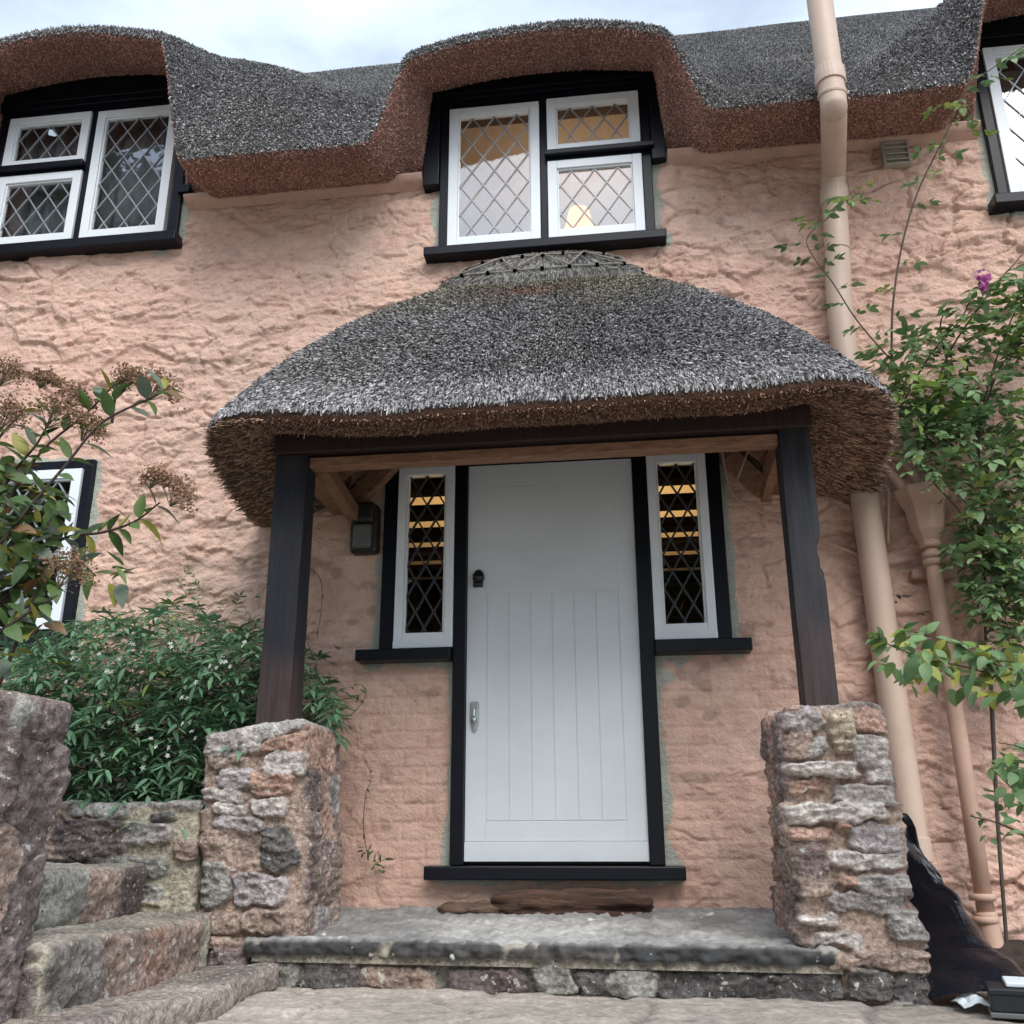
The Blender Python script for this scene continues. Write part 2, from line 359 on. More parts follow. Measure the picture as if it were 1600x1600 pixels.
# mortar patches round the frames
pw = -.02+.06*(fbm(X*2.3, Zg*2.3, O, 3, 64)*.5+.5)
for (px, py, rad) in [(655, 1365, .10), (1085, 1365, .11), (690, 1020, .06), (1160, 1015, .05), (575, 1040, .05), (690, 340, .07), (1045, 385, .08), (1590, 345, .14), (250, 400, .1), (800, 1040, .01), (1060, 1060, .08), (600, 990, .05)]:
    c = at(px, py); pw = pw+.11*np.exp(-((X-c[0])**2+(Zg-c[2])**2)/rad**2)
patch = sst(.0, -.008, D-.05-pw*.55+.035*fbm(X*9, Zg*9, O, 3, 65))
v = .5+.5*fbm(X*1.3, Zg*1.3, O, 4, 71)
v2 = .5+.5*fbm(X*7, Zg*11, O, 4, 72)
pink = np.array([.65, .41, .32]); tan = np.array([.63, .455, .365]); ros = np.array([.59, .355, .28])
C = pink[None, None]*(1-v[..., None])+tan[None, None]*v[..., None]
rr = sst(.45, .75, v2)[..., None]*.5; C = C*(1-rr)+ros*rr
C = C*(1-.12*(1-groove)*rough*gmask)[..., None]*(.95+.10*idr)[..., None]
# grime blotches, cracks tinted with grime and painted undercut shade, and pale lime where paint has worn
dk = sst(.62, .8, .5+.5*fbm(X*9, Zg*14, O, 3, 73))*sst(.3, .75, .5+.5*fbm(X*.8, Zg*.8, O, 2, 74)); C = C*(1-.30*dk)[..., None]*(1-.2*crk*rough)[..., None]
C = C*(1-patch[..., None])+np.array([.40, .41, .35])*(.85+.3*v2[..., None])*patch[..., None]
V = np.stack([X, -h, Zg], -1).reshape(-1, 3)
EWX = np.arange(-5.9, 4.5, .016)
fc = grid_faces(len(wx), len(wz))
ctr = V[fc].mean(1); keep = np.ones(len(fc), bool)
for r in OPEN:
    keep &= ~((ctr[:, 0] > r[0]) & (ctr[:, 0] < r[1]) & (ctr[:, 2] > r[2]) & (ctr[:, 2] < r[3]))
def eave_wall(x):
    e = 4.268+.006*(x+.5)
    for (c, hf, tw) in ((-3.33, .675, 5.275), (-.412, .700, 4.955), (2.72, .68, 5.04)):
        e = e+(tw-.05+.07*(1-((x-c)/hf)**2)-e)*sst(c-hf-.025, c-hf+.025, x)*sst(c+hf+.025, c+hf-.025, x)
    return e
keep &= ctr[:, 2] < eave_wall(ctr[:, 0])+.06
npm('wall', V, fc[keep], 'wall', cottage, C.reshape(-1, 3), True)
m = MB()                                          # gables and back of the house
m.box(HX0, HX0+.3, .01, HY1, -.2, 4.5); m.box(HX1-.3, HX1, .01, HY1, -.2, 4.5); m.box(HX0+.3, HX1-.3, HY1-.3, HY1, -.2, 4.5)
for x in (HX0, HX1-.3):
    m.add([(x, .0, 4.5), (x, HY1, 4.5), (x, HY1/2, 7.3), (x+.3, 0, 4.5), (x+.3, HY1, 4.5), (x+.3, HY1/2, 7.3)], [(0, 1, 4, 3), (1, 2, 5, 4), (2, 0, 3, 5)], [(0, 2, 1), (3, 4, 5)])
m.build('gable_wall', 'plain', cottage)
# reveals: the thickness of the wall behind the frames
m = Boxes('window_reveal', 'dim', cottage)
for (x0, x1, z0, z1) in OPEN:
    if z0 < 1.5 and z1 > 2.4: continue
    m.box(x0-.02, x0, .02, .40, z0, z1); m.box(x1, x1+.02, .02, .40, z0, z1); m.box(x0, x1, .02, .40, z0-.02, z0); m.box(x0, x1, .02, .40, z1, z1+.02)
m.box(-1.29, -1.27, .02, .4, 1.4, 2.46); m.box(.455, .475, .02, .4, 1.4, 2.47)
# rooms: floors, ceilings, partitions
m = Boxes('inner_wall', 'cream', cottage)
m.box(HX0+.3, HX1-.3, .42, HY1-.3, 2.66, 2.86)
m.box(-1.95, -1.85, .62, HY1-.6, 2.86, 4.9); m.box(1.3, 1.4, .62, HY1-.6, 2.86, 4.9); m.box(-1.85, -1.13, .42, .5, 2.86, 4.75); m.box(.31, 1.3, .42, .5, 2.86, 4.75); m.box(-1.13, .31, .08, .62, 4.99, 5.03)
m.box(-1.85, 1.3, 3.4, 3.5, 2.86, 5.05); m.box(-1.85, 1.3, .62, 3.4, 4.99, 5.05)
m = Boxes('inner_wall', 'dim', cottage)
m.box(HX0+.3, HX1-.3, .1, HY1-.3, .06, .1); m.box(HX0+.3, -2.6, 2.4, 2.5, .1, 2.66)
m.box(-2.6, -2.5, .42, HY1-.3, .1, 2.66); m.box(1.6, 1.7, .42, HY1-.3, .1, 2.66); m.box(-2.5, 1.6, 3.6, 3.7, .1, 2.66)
m = Boxes('inner_wall', 'pale', cottage)
m.box(-4.0, -2.66, .08, .7, 5.36, 5.39); m.box(HX0+.3, -1.95, .85, 3.5, 5.36, 5.42); m.box(2.05, 3.4, .08, .7, 5.03, 5.06); m.box(1.4, HX1-.3, .62, 3.5, 5.02, 5.08)
m.box(HX0+.3, -1.95, 3.0, 3.1, 2.86, 5.3); m.box(1.4, HX1-.3, 3.0, 3.1, 2.86, 5.3)
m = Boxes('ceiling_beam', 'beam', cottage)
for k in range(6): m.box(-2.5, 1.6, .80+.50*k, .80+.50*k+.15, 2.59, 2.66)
def lamp_light(name, loc, p, col=(1, .62, .28), r=.06):
    l = bpy.data.lights.new(name, 'POINT'); l.energy = p; l.color = col; l.shadow_soft_size = r
    o = bpy.data.objects.new(name, l); COL.objects.link(o); o.location = loc
lamp_light('bedroom_lamp_light', (-.25, .95, 4.25), 7, (1, .70, .46))
hl = bpy.data.lights.new('hall_light_aimed_up', 'SPOT'); hl.energy = 75; hl.color = (1, .62, .26); hl.spot_size = math.radians(126); hl.spot_blend = .5; hl.shadow_soft_size = .08  # warm hall lamp; the upward cone is shaped to light only the ceiling
ho = bpy.data.objects.new('hall_light_aimed_up', hl); COL.objects.link(ho); ho.location = (-.4, 1.35, 1.30); ho.rotation_euler = (math.pi, 0, 0)
LP = at(905, 352, .62); tl = thing('table_lamp', (LP[0], .62, 3.72), 'small lit orange shaded lamp inside the upper middle window', 'lamp')
m = MB(); m.lathe((LP[0], .62, 3.70), [(.06, 0), (.07, .02), (.02, .05), (.03, .1), (.015, .14)], 16); m.build('lamp_base', 'beam', tl, True)
m = MB(); m.lathe((LP[0], .62, LP[2]-.06), [(.105, 0), (.065, .17)], 20); m.build('lamp_shade', 'shade', tl, True)
m = MB(); m.box(-.7, .25, .45, .85, 3.66, 3.695); bt = m.build('window_shelf', 'beam', cottage)

# ---- windows
def lattice(m, x0, x1, z0, z1, y, dx, dz, wd=.0085, th=.007):
    s = dz/dx; seen = []
    nx = int((x1-x0)/dx)+3; nzr = int((z1-z0)/dz)+3; xm = (x0+x1)/2; top = z1
    for sg in (1, -1):
        for k in range(-nx-nzr, nx+nzr):
            # line  z = top + sg*s*(x-xm-k*dx)
            def zx(x): return top+sg*s*(x-xm-k*dx)
            pts = []
            for x in (x0, x1):
                z = zx(x)
                if z0-1e-9 <= z <= z1+1e-9: pts.append((x, z))
            for z in (z0, z1):
                x = xm+k*dx+(z-top)/(sg*s)
                if x0-1e-9 <= x <= x1+1e-9: pts.append((x, z))
            if len(pts) >= 2:
                a = min(pts); b = max(pts)
                if math.hypot(a[0]-b[0], a[1]-b[1]) > .02:
                    yy = y-(.0006 if sg > 0 else 0)
                    m.bar((a[0], yy, a[1]), (b[0], yy, b[1]), th, wd, up=(0, 1, 0))
def casement(win, x0, x1, z0, z1, y, dx, dz, fw=.055, fwb=None, glass='glass', lab=None):
    """white opening light: y is its front face"""
    fb = fwb or fw; m = MB()
    m.box(x0, x0+fw, y, y+.045, z0, z1); m.box(x1-fw, x1, y, y+.045, z0, z1)
    m.box(x0+fw, x1-fw, y+.0005, y+.045, z0, z0+fb); m.box(x0+fw, x1-fw, y+.0005, y+.045, z1-fw, z1)
    # glazing bead
    b = .010
    m.box(x0+fw, x0+fw+b, y+.012, y+.04, z0+fb, z1-fw); m.box(x1-fw-b, x1-fw, y+.012, y+.04, z0+fb, z1-fw)
    m.box(x0+fw+b, x1-fw-b, y+.012, y+.04, z0+fb, z0+fb+b); m.box(x0+fw+b, x1-fw-b, y+.012, y+.04, z1-fw-b, z1-fw)
    m.build('casement', 'white', win, bevel=.003)
    gx0, gx1, gz0, gz1 = x0+fw+b, x1-fw-b, z0+fb+b, z1-fw-b
    m = MB(); m.box(gx0-.004, gx1+.004, y+.027, y+.030, gz0-.004, gz1+.004); m.build('pane', glass, win)
    m = MB(); lattice(m, gx0, gx1, gz0, gz1, y+.025, dx, dz); m.build('leading', 'lead', win)
def window_frame_mb(x0, x1, z0, z1, t=.055, y=-.035, d=.11):
    m = MB(); m.box(x0, x0+t, y, y+d, z0, z1); m.box(x1-t, x1, y, y+d, z0, z1); m.box(x0+t, x1-t, y+.002, y+d, z0, z0+.03); m.box(x0+t, x1-t, y+.002, y+d, z1-t, z1)
    return m
YC = -.05
# upper middle
win = window_frame_mb(-1.032, .220, 3.745, 4.80)
win.box(-.43, -.388, -.035, .06, 3.775, 4.745); win.box(-.388, .165, -.047, .05, 4.297, 4.352); win.box(-.40, .24, -.085, -.047, 4.318, 4.352)
win.box(-1.13, .305, -.060, .09, 4.80, 4.99); win.box(-1.13, -1.034, -.064, .07, 4.19, 4.80); win.box(.222, .305, -.064, .07, 4.24, 4.80)
win.box(-1.12, .295, -.075, -.062, 4.83, 4.86)
w1 = win.build('window', 'black', cottage, bevel=.004); w1['label'] = 'middle upper window with warm lamplight behind and white blind of reflected sky'
casement(w1, -.978, -.432, 3.768, 4.738, YC, .135, .195); casement(w1, -.386, .163, 4.356, 4.748, YC, .135, .195); casement(w1, -.386, .163, 3.768, 4.296, YC, .135, .195)
m = MB(); m.box(-1.105, .276, -.10, .05, 3.685, 3.742); m.build('sill', 'black', w1, bevel=.006)
# upper left
win = window_frame_mb(-3.985, -2.665, 4.005, 5.05)
win.box(-3.343, -3.297, -.035, .06, 4.035, 4.995); win.box(-3.915, -3.343, -.047, .05, 4.545, 4.602); win.box(-3.93, -3.33, -.085, -.047, 4.566, 4.602)
win.box(-4.02, -2.665, -.060, .09, 5.05, 5.33); win.box(-2.663, -2.655, -.06, .05, 4.66, 5.05); win.box(-4.0, -2.69, -.075, -.062, 5.09, 5.12)
w2 = win.build('window', 'black', cottage, bevel=.004); w2['label'] = 'upper left window with dark panes reflecting a tree'
casement(w2, -3.295, -2.745, 4.03, 4.99, YC, .135, .195); casement(w2, -3.912, -3.345, 4.606, 5.0, YC, .135, .195); casement(w2, -3.912, -3.345, 4.03, 4.544, YC, .135, .195)
m = MB(); m.box(-4.05, -2.635, -.10, .05, 3.935, 4.002); m.build('sill', 'black', w2, bevel=.006)
m = MB(); m.box(-2.68, -2.60, -.06, .05, 4.30, 4.355); m.build('frame_bracket', 'black', w2, bevel=.004)
def added_curtain(win, x0, x1, z0, z1, m_):
    n = 120; xx = np.linspace(x0, x1, n); q = MB(); yy = .13+.018*np.sin(xx*52)+.008*np.sin(xx*23+1)
    q.add([(x, y, z) for x, y in zip(xx, yy) for z in (z0, z1)], [(2*i, 2*i+2, 2*i+3, 2*i+1) for i in range(n-1)]); o = q.build('added_curtain', m_, win, True, solid=.003)
added_curtain(w2, -3.95, -2.70, 4.03, 5.0, 'net')  # sheet added behind the panes to lift their black to grey
# upper right
win = window_frame_mb(2.07, 3.37, 3.80, 4.87)
win.box(2.685, 2.73, -.035, .06, 3.83, 4.815); win.box(2.04, 3.40, -.060, .09, 4.87, 5.05); win.box(2.73, 3.31, -.047, .05, 4.36, 4.41)
w3 = win.build('window', 'black', cottage, bevel=.004); w3['label'] = 'upper right window cut off by the photo edge'
casement(w3, 2.128, 2.683, 3.826, 4.811, YC, .135, .195); casement(w3, 2.732, 3.31, 3.826, 4.355, YC, .135, .195); casement(w3, 2.732, 3.31, 4.415, 4.811, YC, .135, .195)
m = MB(); m.box(2.02, 3.42, -.10, .05, 3.735, 3.797); m.build('sill', 'black', w3, bevel=.006)
# lower left, half hidden behind the shrub
win = window_frame_mb(-4.29, -2.985, 1.55, 2.56); win.box(-3.66, -3.615, -.035, .06, 1.58, 2.50)
w4 = win.build('window', 'black', cottage, bevel=.004); w4['label'] = 'lower left window half hidden behind the shrub'
casement(w4, -3.612, -3.043, 1.585, 2.502, YC, .135, .195); casement(w4, -4.232, -3.663, 1.585, 2.502, YC, .135, .195)
m = MB(); m.box(-4.34, -2.95, -.10, .05, 1.485, 1.548); m.build('sill', 'black', w4, bevel=.006)

# ---- front door with sidelights in one black frame
fr = MB(); y0, y1 = -.045, .07
fr.box(-.905, -.840, y0-.004, y1, .402, 2.408); fr.box(.026, .096, y0-.004, y1, .402, 2.408)
fr.box(-1.288, .473, y0-.008, y1, 2.408, 2.478)
fr.box(-1.288, -1.213, y0, y1, 1.42, 2.408); fr.box(.402, .473, y0, y1, 1.43, 2.408)
fr.box(-1.213, -.905, y0+.004, y1, 1.42, 1.436); fr.box(.096, .402, y0+.004, y1, 1.428, 1.440)
fr.box(-1.295, .48, y0-.03, y0-.008, 2.455, 2.482)
fr.box(-.918, -.815, .034, .066, .402, 2.40); fr.box(.0, .108, .034, .066, .402, 2.40); fr.box(-.815, .0, .034, .066, 2.36, 2.40); fr.box(-.815, .0, .034, .066, .402, .43)
df = fr.build('door_frame', 'black', cottage, bevel=.004)
m = MB(); m.box(-1.012, .183, -.12, .06, .340, .400); m.build('sill', 'black', df, bevel=.006)
for (a, b, z0, z1) in ((-1.39, -.907, 1.362, 1.419), (.098, .556, 1.366, 1.427)):
    m = MB(); m.box(a, b, -.11, .04, z0, z1); m.build('sill', 'black', df, bevel=.005)
    
def sidelight(x0, x1, z0, z1, lab):
    m = MB(); fw = .045; y = -.052
    m.box(x0, x0+fw, y, y+.045, z0, z1); m.box(x1-fw, x1, y, y+.045, z0, z1); m.box(x0+fw, x1-fw, y+.0005, y+.045, z1-fw, z1)
    m.box(x0+fw, x1-fw, y+.0005, y+.045, z0, z0+.075); m.box(x0-.001, x1+.001, y-.006, y, z0-.003, z0+.032)
    b = .012
    m.box(x0+fw, x0+fw+b, y+.014, y+.04, z0+.075, z1-fw); m.box(x1-fw-b, x1-fw, y+.014, y+.04, z0+.075, z1-fw)
    o = m.build('sidelight', 'white', cottage, bevel=.003); o['label'] = lab
    gx0, gx1, gz0, gz1 = x0+fw+b, x1-fw-b, z0+.075, z1-fw
    m = MB(); m.box(gx0-.004, gx1+.004, y+.030, y+.033, gz0-.004, gz1+.004); m.build('pane', 'glass_dark', o)
    m = MB(); lattice(m, gx0, gx1, gz0, gz1, y+.027, (gx1-gx0)/2, .165, .014, .009); m.build('leading', 'sidelead', o)
sidelight(-1.212, -.907, 1.432, 2.404, 'narrow leaded window left of the door')
sidelight(.100, .402, 1.440, 2.404, 'narrow leaded window right of the door with a plant behind')
# door leaf: boards with V grooves
m = MB(); dx0, dx1, dz0, dz1 = -.838, .024, .418, 2.405; yd = -.022
m.box(dx0, dx1, yd+.0034, yd+.05, dz0, dz1)
bx0, bx1, bz0, bz1 = -.735, -.075, .60, 1.70
m.box(dx0, bx0-.004, yd, yd+.003, dz0+.09, dz1); m.box(bx1+.004, dx1, yd, yd+.003, dz0+.09, dz1)
m.box(bx0-.004, bx1+.004, yd, yd+.003, bz1+.0, dz1-.12); m.box(bx0-.004, bx1+.004, yd, yd+.003, dz1-.116, dz1); m.box(bx0-.004, bx1+.004, yd, yd+.003, dz0+.09, bz0-.004)
m.box(dx0, dx1, yd-.010, yd+.003, dz0, dz0+.086)
nb = 6; bw = (bx1-bx0)/nb
for k in range(nb): m.box(bx0+k*bw+.0013, bx0+(k+1)*bw-.0013, yd+.0003, yd+.003, bz0, bz1)
door = m.build('front_door', 'door', cottage, bevel=.002)
a = at(748, 903, yd)
m = MB(); m.lathe((0, 0, 0), [(.028, 0), (.030, .006), (.026, .016), (.012, .022), (0.001, .022)], 20)
kn = MB(); V = m.V[0]; V2 = np.stack([V[:, 0]*1.0+a[0], yd-V[:, 2], V[:, 1]*1.45+a[2]], 1); kn.add(V2, m.F4[0], m.F3[0])
kn.box(a[0]-.026, a[0]+.026, yd-.034, yd-.012, a[2]-.016, a[2]+.012); kn.box(a[0]-.024, a[0]+.024, yd-.03, yd-.008, a[2]-.052, a[2]-.024)
kn.build('knocker', 'darkmetal', door, True)
a = at(742, 1120, yd)
m = MB(); hx, hz0, hz1 = .022, a[2]-.075, a[2]+.072
pts = [(-hx, hz1-.01), (-hx+.006, hz1), (hx-.006, hz1), (hx, hz1-.01), (hx, hz0+.05), (0.010, hz0+.010), (0, hz0), (-.010, hz0+.010), (-hx, hz0+.05)]
n = len(pts); V = [(a[0]+p[0], yd-.012, p[1]) for p in pts]+[(a[0]+p[0], yd, p[1]) for p in pts]+[(a[0], yd-.014, a[2])]
m.add(V, [(i, (i+1) % n, n+(i+1) % n, n+i) for i in range(n)], [(2*n, (i+1) % n, i) for i in range(n)])
m.lathe((a[0], yd-.02, a[2]-.02), [(.012, -.012), (.014, 0), (.012, .012)], 14)
m.tube([(a[0], yd-.01, a[2]+.03), (a[0], yd-.03, a[2]+.03), (a[0], yd-.034, a[2]+.0)], .006, 8)
m.build('handle', 'steel', door)

# ------------------------------------------------------------------ thatch helpers
def stubs(P, Nn, Dn, Lr, rad, col, jit=.35, seed=1, k=3, tip=.75):
    """reed ends: thin tapered prisms rooted at P, leaning along Dn; one vertex colour per reed"""
    rs = np.random.RandomState(seed); n = len(P)
    d = Dn+jit*rs.normal(size=(n, 3)); d /= np.linalg.norm(d, axis=1)[:, None]
    a = np.cross(d, rs.normal(size=(n, 3))); a /= np.linalg.norm(a, axis=1)[:, None]; b = np.cross(d, a)
    ln = Lr[0]+(Lr[1]-Lr[0])*rs.rand(n)**1.5; r = rad*(.6+.8*rs.rand(n))
    V = np.zeros((n, 2*k+0, 3))
    for j in range(k):
        t = 2*math.pi*j/k; o = (a*math.cos(t)+b*math.sin(t))*r[:, None]
        V[:, j] = P-d*.01+o; V[:, k+j] = P+d*ln[:, None]+o*tip
    f = []
    for j in range(k): f.append((j, (j+1) % k, k+(j+1) % k, k+j))
    base = np.arange(n)[:, None]*(2*k)
    F4 = np.concatenate([base+np.array(q)[None] for q in f]); F3 = base+np.array([[k+2, k+1, k]]) if k == 3 else np.zeros((0, 3), int)
    C = np.repeat(col, 2*k, axis=0)
    return V.reshape(-1, 3), F4, F3, C
def sample_grid(G, wts, n, seed):
    """random points on a grid surface G (nu,nv,3); returns point, normal, dG/du, dG/dv, (u,v)"""
    rs = np.random.RandomState(seed)
    a, b, c = G[:-1, :-1], G[1:, :-1], G[:-1, 1:]
    eu, ev = b-a, c-a; nn = np.cross(eu, ev); ar = np.linalg.norm(nn, axis=2)
    p = (ar*wts).ravel(); p /= p.sum(); idx = rs.choice(len(p), n, p=p); i, j = np.unravel_index(idx, ar.shape)
    u, v = rs.rand(n, 1), rs.rand(n, 1)
    g00, g10, g01, g11 = G[i, j], G[i+1, j], G[i, j+1], G[i+1, j+1]
    P = g00*(1-u)*(1-v)+g10*u*(1-v)+g01*(1-u)*v+g11*u*v
    N_ = nn[i, j]/np.maximum(1e-9, ar[i, j])[:, None]
    U = eu[i, j]/np.maximum(1e-9, np.linalg.norm(eu[i, j], axis=1))[:, None]; Vv = ev[i, j]/np.maximum(1e-9, np.linalg.norm(ev[i, j], axis=1))[:, None]
    return P, N_, U, Vv, i+u[:, 0], j+v[:, 0]
def greys(P, lo, hi, seed, tints):
    rs = np.random.RandomState(seed); n = len(P)
    b = lo+(hi-lo)*rs.rand(n)**1.7
    pt = .5+.5*fbm(P[:, 0]*1.6, P[:, 1]*1.6, P[:, 2]*1.6, 3, seed+3)
    t = np.array(tints[0])[None]*(1-pt[:, None])+np.array(tints[1])[None]*pt[:, None]
    st = .5+.5*fbm(P[:, 0]*7, P[:, 1]*1.5, P[:, 2]*1.5, 4, seed+5); bl = .5+.5*fbm(P[:, 0]*2.2, P[:, 1]*2.2, P[:, 2]*2.2, 3, seed+7)
    return b[:, None]*t*(.85+.3*rs.rand(n, 1))*(.62+.45*st+.40*bl)[:, None]

# ---- main roof
xs = np.arange(-5.9, 4.5, .016)
WIN = [(-3.33, .675, 5.275, 5.06), (-.412, .700, 4.955, 4.72), (2.72, .68, 5.04, 4.86)]      # centre, half width, thatch height at the wall, at the lip
def Wn(x, wd, c, hf): return sst(c-hf-wd/2, c-hf+wd/2, x)*sst(c+hf+wd/2, c+hf-wd/2, x)
slopeb = .006*(xs+.5)
ew = 4.268+slopeb; el = 4.13+slopeb
for (c, hf, tw, tl_) in WIN:
    arch = .07*(1-((xs-c)/hf)**2)
    ew = ew+(tw-.05+arch-(4.268+slopeb))*Wn(xs, .05, c, hf)
    el = el+(tl_-.05+arch*1.7-(4.13+slopeb))*Wn(xs, .25, c, hf+.13)
yl = -.52+.02*fbm(xs*1.5, xs*0, xs*0, 3, 81)
prof = []
for k in range(7):                                 # underside, wall -> lip
    t = k/6; prof.append((.06+(yl+.05-.06)*t, ew+(el-ew)*sst(0, 1, np.array(t))**.8))
prof.append((yl+.015, el+.004)); prof.append((yl-.005, el+.022)); prof.append((yl-.002, el+.055)); prof.append((yl+.02, el+.09))
NU = len(prof)
ty = np.concatenate([np.linspace(.05, 1.0, 26), np.linspace(1.06, 3.16, 28)])
def Troof(x, dy):
    z = 4.235+1.115*dy+0*x
    for (c, hf, tw, tl_) in WIN:
        d = np.maximum(0, np.abs(x-c)-hf*.98)
        wr_, wl_ = {-3.33: (2.9, 1.2), -.412: (.85, .8), 2.72: (1.2, 1.5)}[c]; wd_ = np.where(x > c, wr_, wl_)
        fall = 1.25*sst(0, wd_, d)+.6*np.maximum(0, d-wd_)
        zd = tl_+.11+.42*dy-fall+.05*(1-np.minimum(1, np.abs(x-c)/hf)**2)
        k = .16; hh = np.clip(.5+.5*(zd-z)/k, 0, 1); z = z*(1-hh)+zd*hh+k*hh*(1-hh)
    return z
T0 = Troof(xs, .02)
for dy in ty:
    z = Troof(xs, dy)+(el+.09-T0)*math.exp(-max(0, dy-.02)/.16)
    z = z+.02*fbm(xs*1.2, xs*0+dy*1.5, xs*0, 2, 83); prof.append((yl*0-.52+dy+(yl+.52)*math.exp(-dy*3), z))
zr = prof[-1][1]; prof.append((yl*0+2.95, zr+.06)); 
for t in np.linspace(.1, 1, 6): prof.append((yl*0+2.95+3.1*t, zr+.05-3.5*t))
G = np.stack([np.stack([xs, p[0]+0*xs, p[1]+0*xs], -1) for p in prof], 1)     # (nx, np, 3)
brown = np.array([.30, .17, .135]); dark = np.array([.09, .088, .088])
cb = np.zeros(G.shape); cb[:] = dark; cb[:, :NU-3] = brown*.75
roof = npm('thatched_roof', G.reshape(-1, 3), grid_faces(G.shape[0], G.shape[1]), 'reedbase', cottage, cb.reshape(-1, 3), True)
roof['label'] = 'thick grey thatch with brown cut eaves curving over the upper windows'
# reed ends: grey on the slope, brown on the cut underside
xc = (xs[:-1]+xs[1:])/2; vis = ((xc > -4.7) & (xc < 3.1)).astype(float)
wt = np.zeros((G.shape[0]-1, G.shape[1]-1)); jj = np.arange(G.shape[1]-1)
wt[:, NU-3:NU+len(ty)-1] = 1.0; wt[:, NU+26:] *= .35; wt[:, NU+len(ty)-2:] = 0; wt *= vis[:, None]
P, Nr, U, Vv, iu, jv = sample_grid(G, wt, 230000, 11)
Dn = -Vv*.9+Nr*.6
col = greys(P, .09, .47, 12, [(.99, .99, 1.02), (1.06, 1.0, .95)])
A = stubs(P, Nr, Dn, (.008, .024), .0034, col, .28, 13)
npm('reed_ends', A[0], [A[1], A[2]], 'reed', roof, A[3])
wt[:] = 0; wt[:, :NU-3] = 1; wt *= vis[:, None]
P, Nr, U, Vv, iu, jv = sample_grid(G, wt, 90000, 14)
col = greys(P, .26, .70, 15, [(1.0, .56, .45), (1.0, .62, .50)])
A = stubs(P, Nr, Nr*.8+Vv*.3, (.003, .010), .0036, col, .35, 16)
npm('eave_reeds', A[0], [A[1], A[2]], 'reed', roof, A[3])
# pink plaster fillet under the eaves between the windows
m = MB()
for (a, b) in ((-2.62, -1.13), (.31, 2.03)):
    xx = np.linspace(a, b, 40); zz = 4.265+.006*(xx+.5)
    Vt = []
    for x, z in zip(xx, zz):
        dzz = .004*math.sin(x*23)
        Vt += [(x, -.085, z+.01), (x, -.09+dzz, z-.005), (x, -.055, z-.032+dzz), (x, .0, z-.055)]
    m = MB(); m.add(Vt, [(i*4+j, i*4+j+1, i*4+j+5, i*4+j+4) for i in range(39) for j in range(3)]); m.build('eave_fillet', 'fillet', cottage, True)

# ------------------------------------------------------------------ porch
porch = thing('porch', (-.41, -.7, 1.0), 'open porch with a rounded grey thatched hood on two dark timber posts', 'porch')
cx = -.405
th = np.linspace(math.pi, 0, 1500)
ex = 2/5.49
fx = np.sign(np.cos(th))*np.abs(np.cos(th))**ex; fy = -np.abs(np.sin(th))**ex
ax = np.where(fx < 0, 1.51, 1.535)
Fx = cx+ax*fx*(1+.035*(1+fy)); Fy = 1.20*fy-.02
s = np.concatenate([[0], np.cumsum(np.hypot(np.diff(Fx), np.diff(Fy)))]); q = np.linspace(0, s[-1], 300)
Fx, Fy = np.interp(q, s, Fx), np.interp(q, s, Fy)
front = sst(.1, 1.0, -Fy)
lipz = 2.135+.035*front+.012*fbm(q*2, q*0, q*0, 3, 91)+.075*sst(.7, 1.45, np.abs(Fx-cx))*front
nrm = np.stack([np.gradient(Fy), -np.gradient(Fx)], 1); nrm /= np.linalg.norm(nrm, axis=1)[:, None]   # outward: left of travel
if nrm[150][1] > 0: nrm = -nrm
rx = cx-.02+np.clip((Fx-cx)*.186, -.465, .272); ry = -.03+Fy*.034; ZA = 3.511
kf = front*sst(1.35, .35, np.abs(Fx-cx))
def gprof(t, k): return (1-k)*(.64*t+.36*t**2.459)+k*(.671*t+.329*t**2.3)
rows = []
for t in np.linspace(0, 1, 40):
    g_ = gprof(t, kf)
    x = rx+(Fx-rx)*t; y = ry+(Fy-ry)*t; z = ZA-(ZA-(lipz+.075))*g_+.0*t
    z = z+.012*fbm(x*2, y*2, z*2, 3, 92)
    rows.append(np.stack([x, y, z], 1))
rows.append(np.stack([Fx+nrm[:, 0]*.018, Fy+nrm[:, 1]*.018, lipz+.035], 1))
rows.append(np.stack([Fx+nrm[:, 0]*.012, Fy+nrm[:, 1]*.012, lipz], 1)); NT = len(rows)
for k, (ins, dz) in enumerate([(.03, -.014), (.09, -.010), (.17, .012), (.26, .045), (.36, .092), (.46, .16)]):
    rows.append(np.stack([Fx-nrm[:, 0]*ins, np.minimum(Fy-nrm[:, 1]*ins, -.0), lipz+dz], 1))
for t in (.55, .3, .05):
    x = rx+(Fx-rx)*t; y = ry+(Fy-ry)*t; g_ = gprof(t, kf)
    rows.append(np.stack([x, y*1.0, ZA-.28-(ZA-.28-(lipz+.12))*g_], 1))
G = np.stack(rows, 1)
cb = np.zeros(G.shape); cb[:] = np.array([.035, .032, .032]); cb[:, NT-1:] = np.array([.16, .085, .055])
pr_ = npm('thatched_hood', G.reshape(-1, 3), grid_faces(G.shape[0], G.shape[1], flip=True), 'reedbase', porch, cb.reshape(-1, 3), True)
wt = np.zeros((G.shape[0]-1, G.shape[1]-1)); wt[:, 4:NT-2] = 1
P, Nr, U, Vv, iu, jv = sample_grid(G, wt, 112000, 21); Nr = np.where((Nr[:, 2:3] < 0) & (jv[:, None] < 39), -Nr, Nr)
tt = jv/39.0
col = greys(P, .05, .50, 22, [(1.0, .97, 1.02), (1.07, 1.0, .93)])
gt = sst(.62, .30, tt+.14*fbm(P[:, 0]*3, P[:, 1]*3, P[:, 2]*3, 3, 24))[:, None]; col = col*(1-gt)+col*np.array([1.04, 1.0, .80])*.92*gt
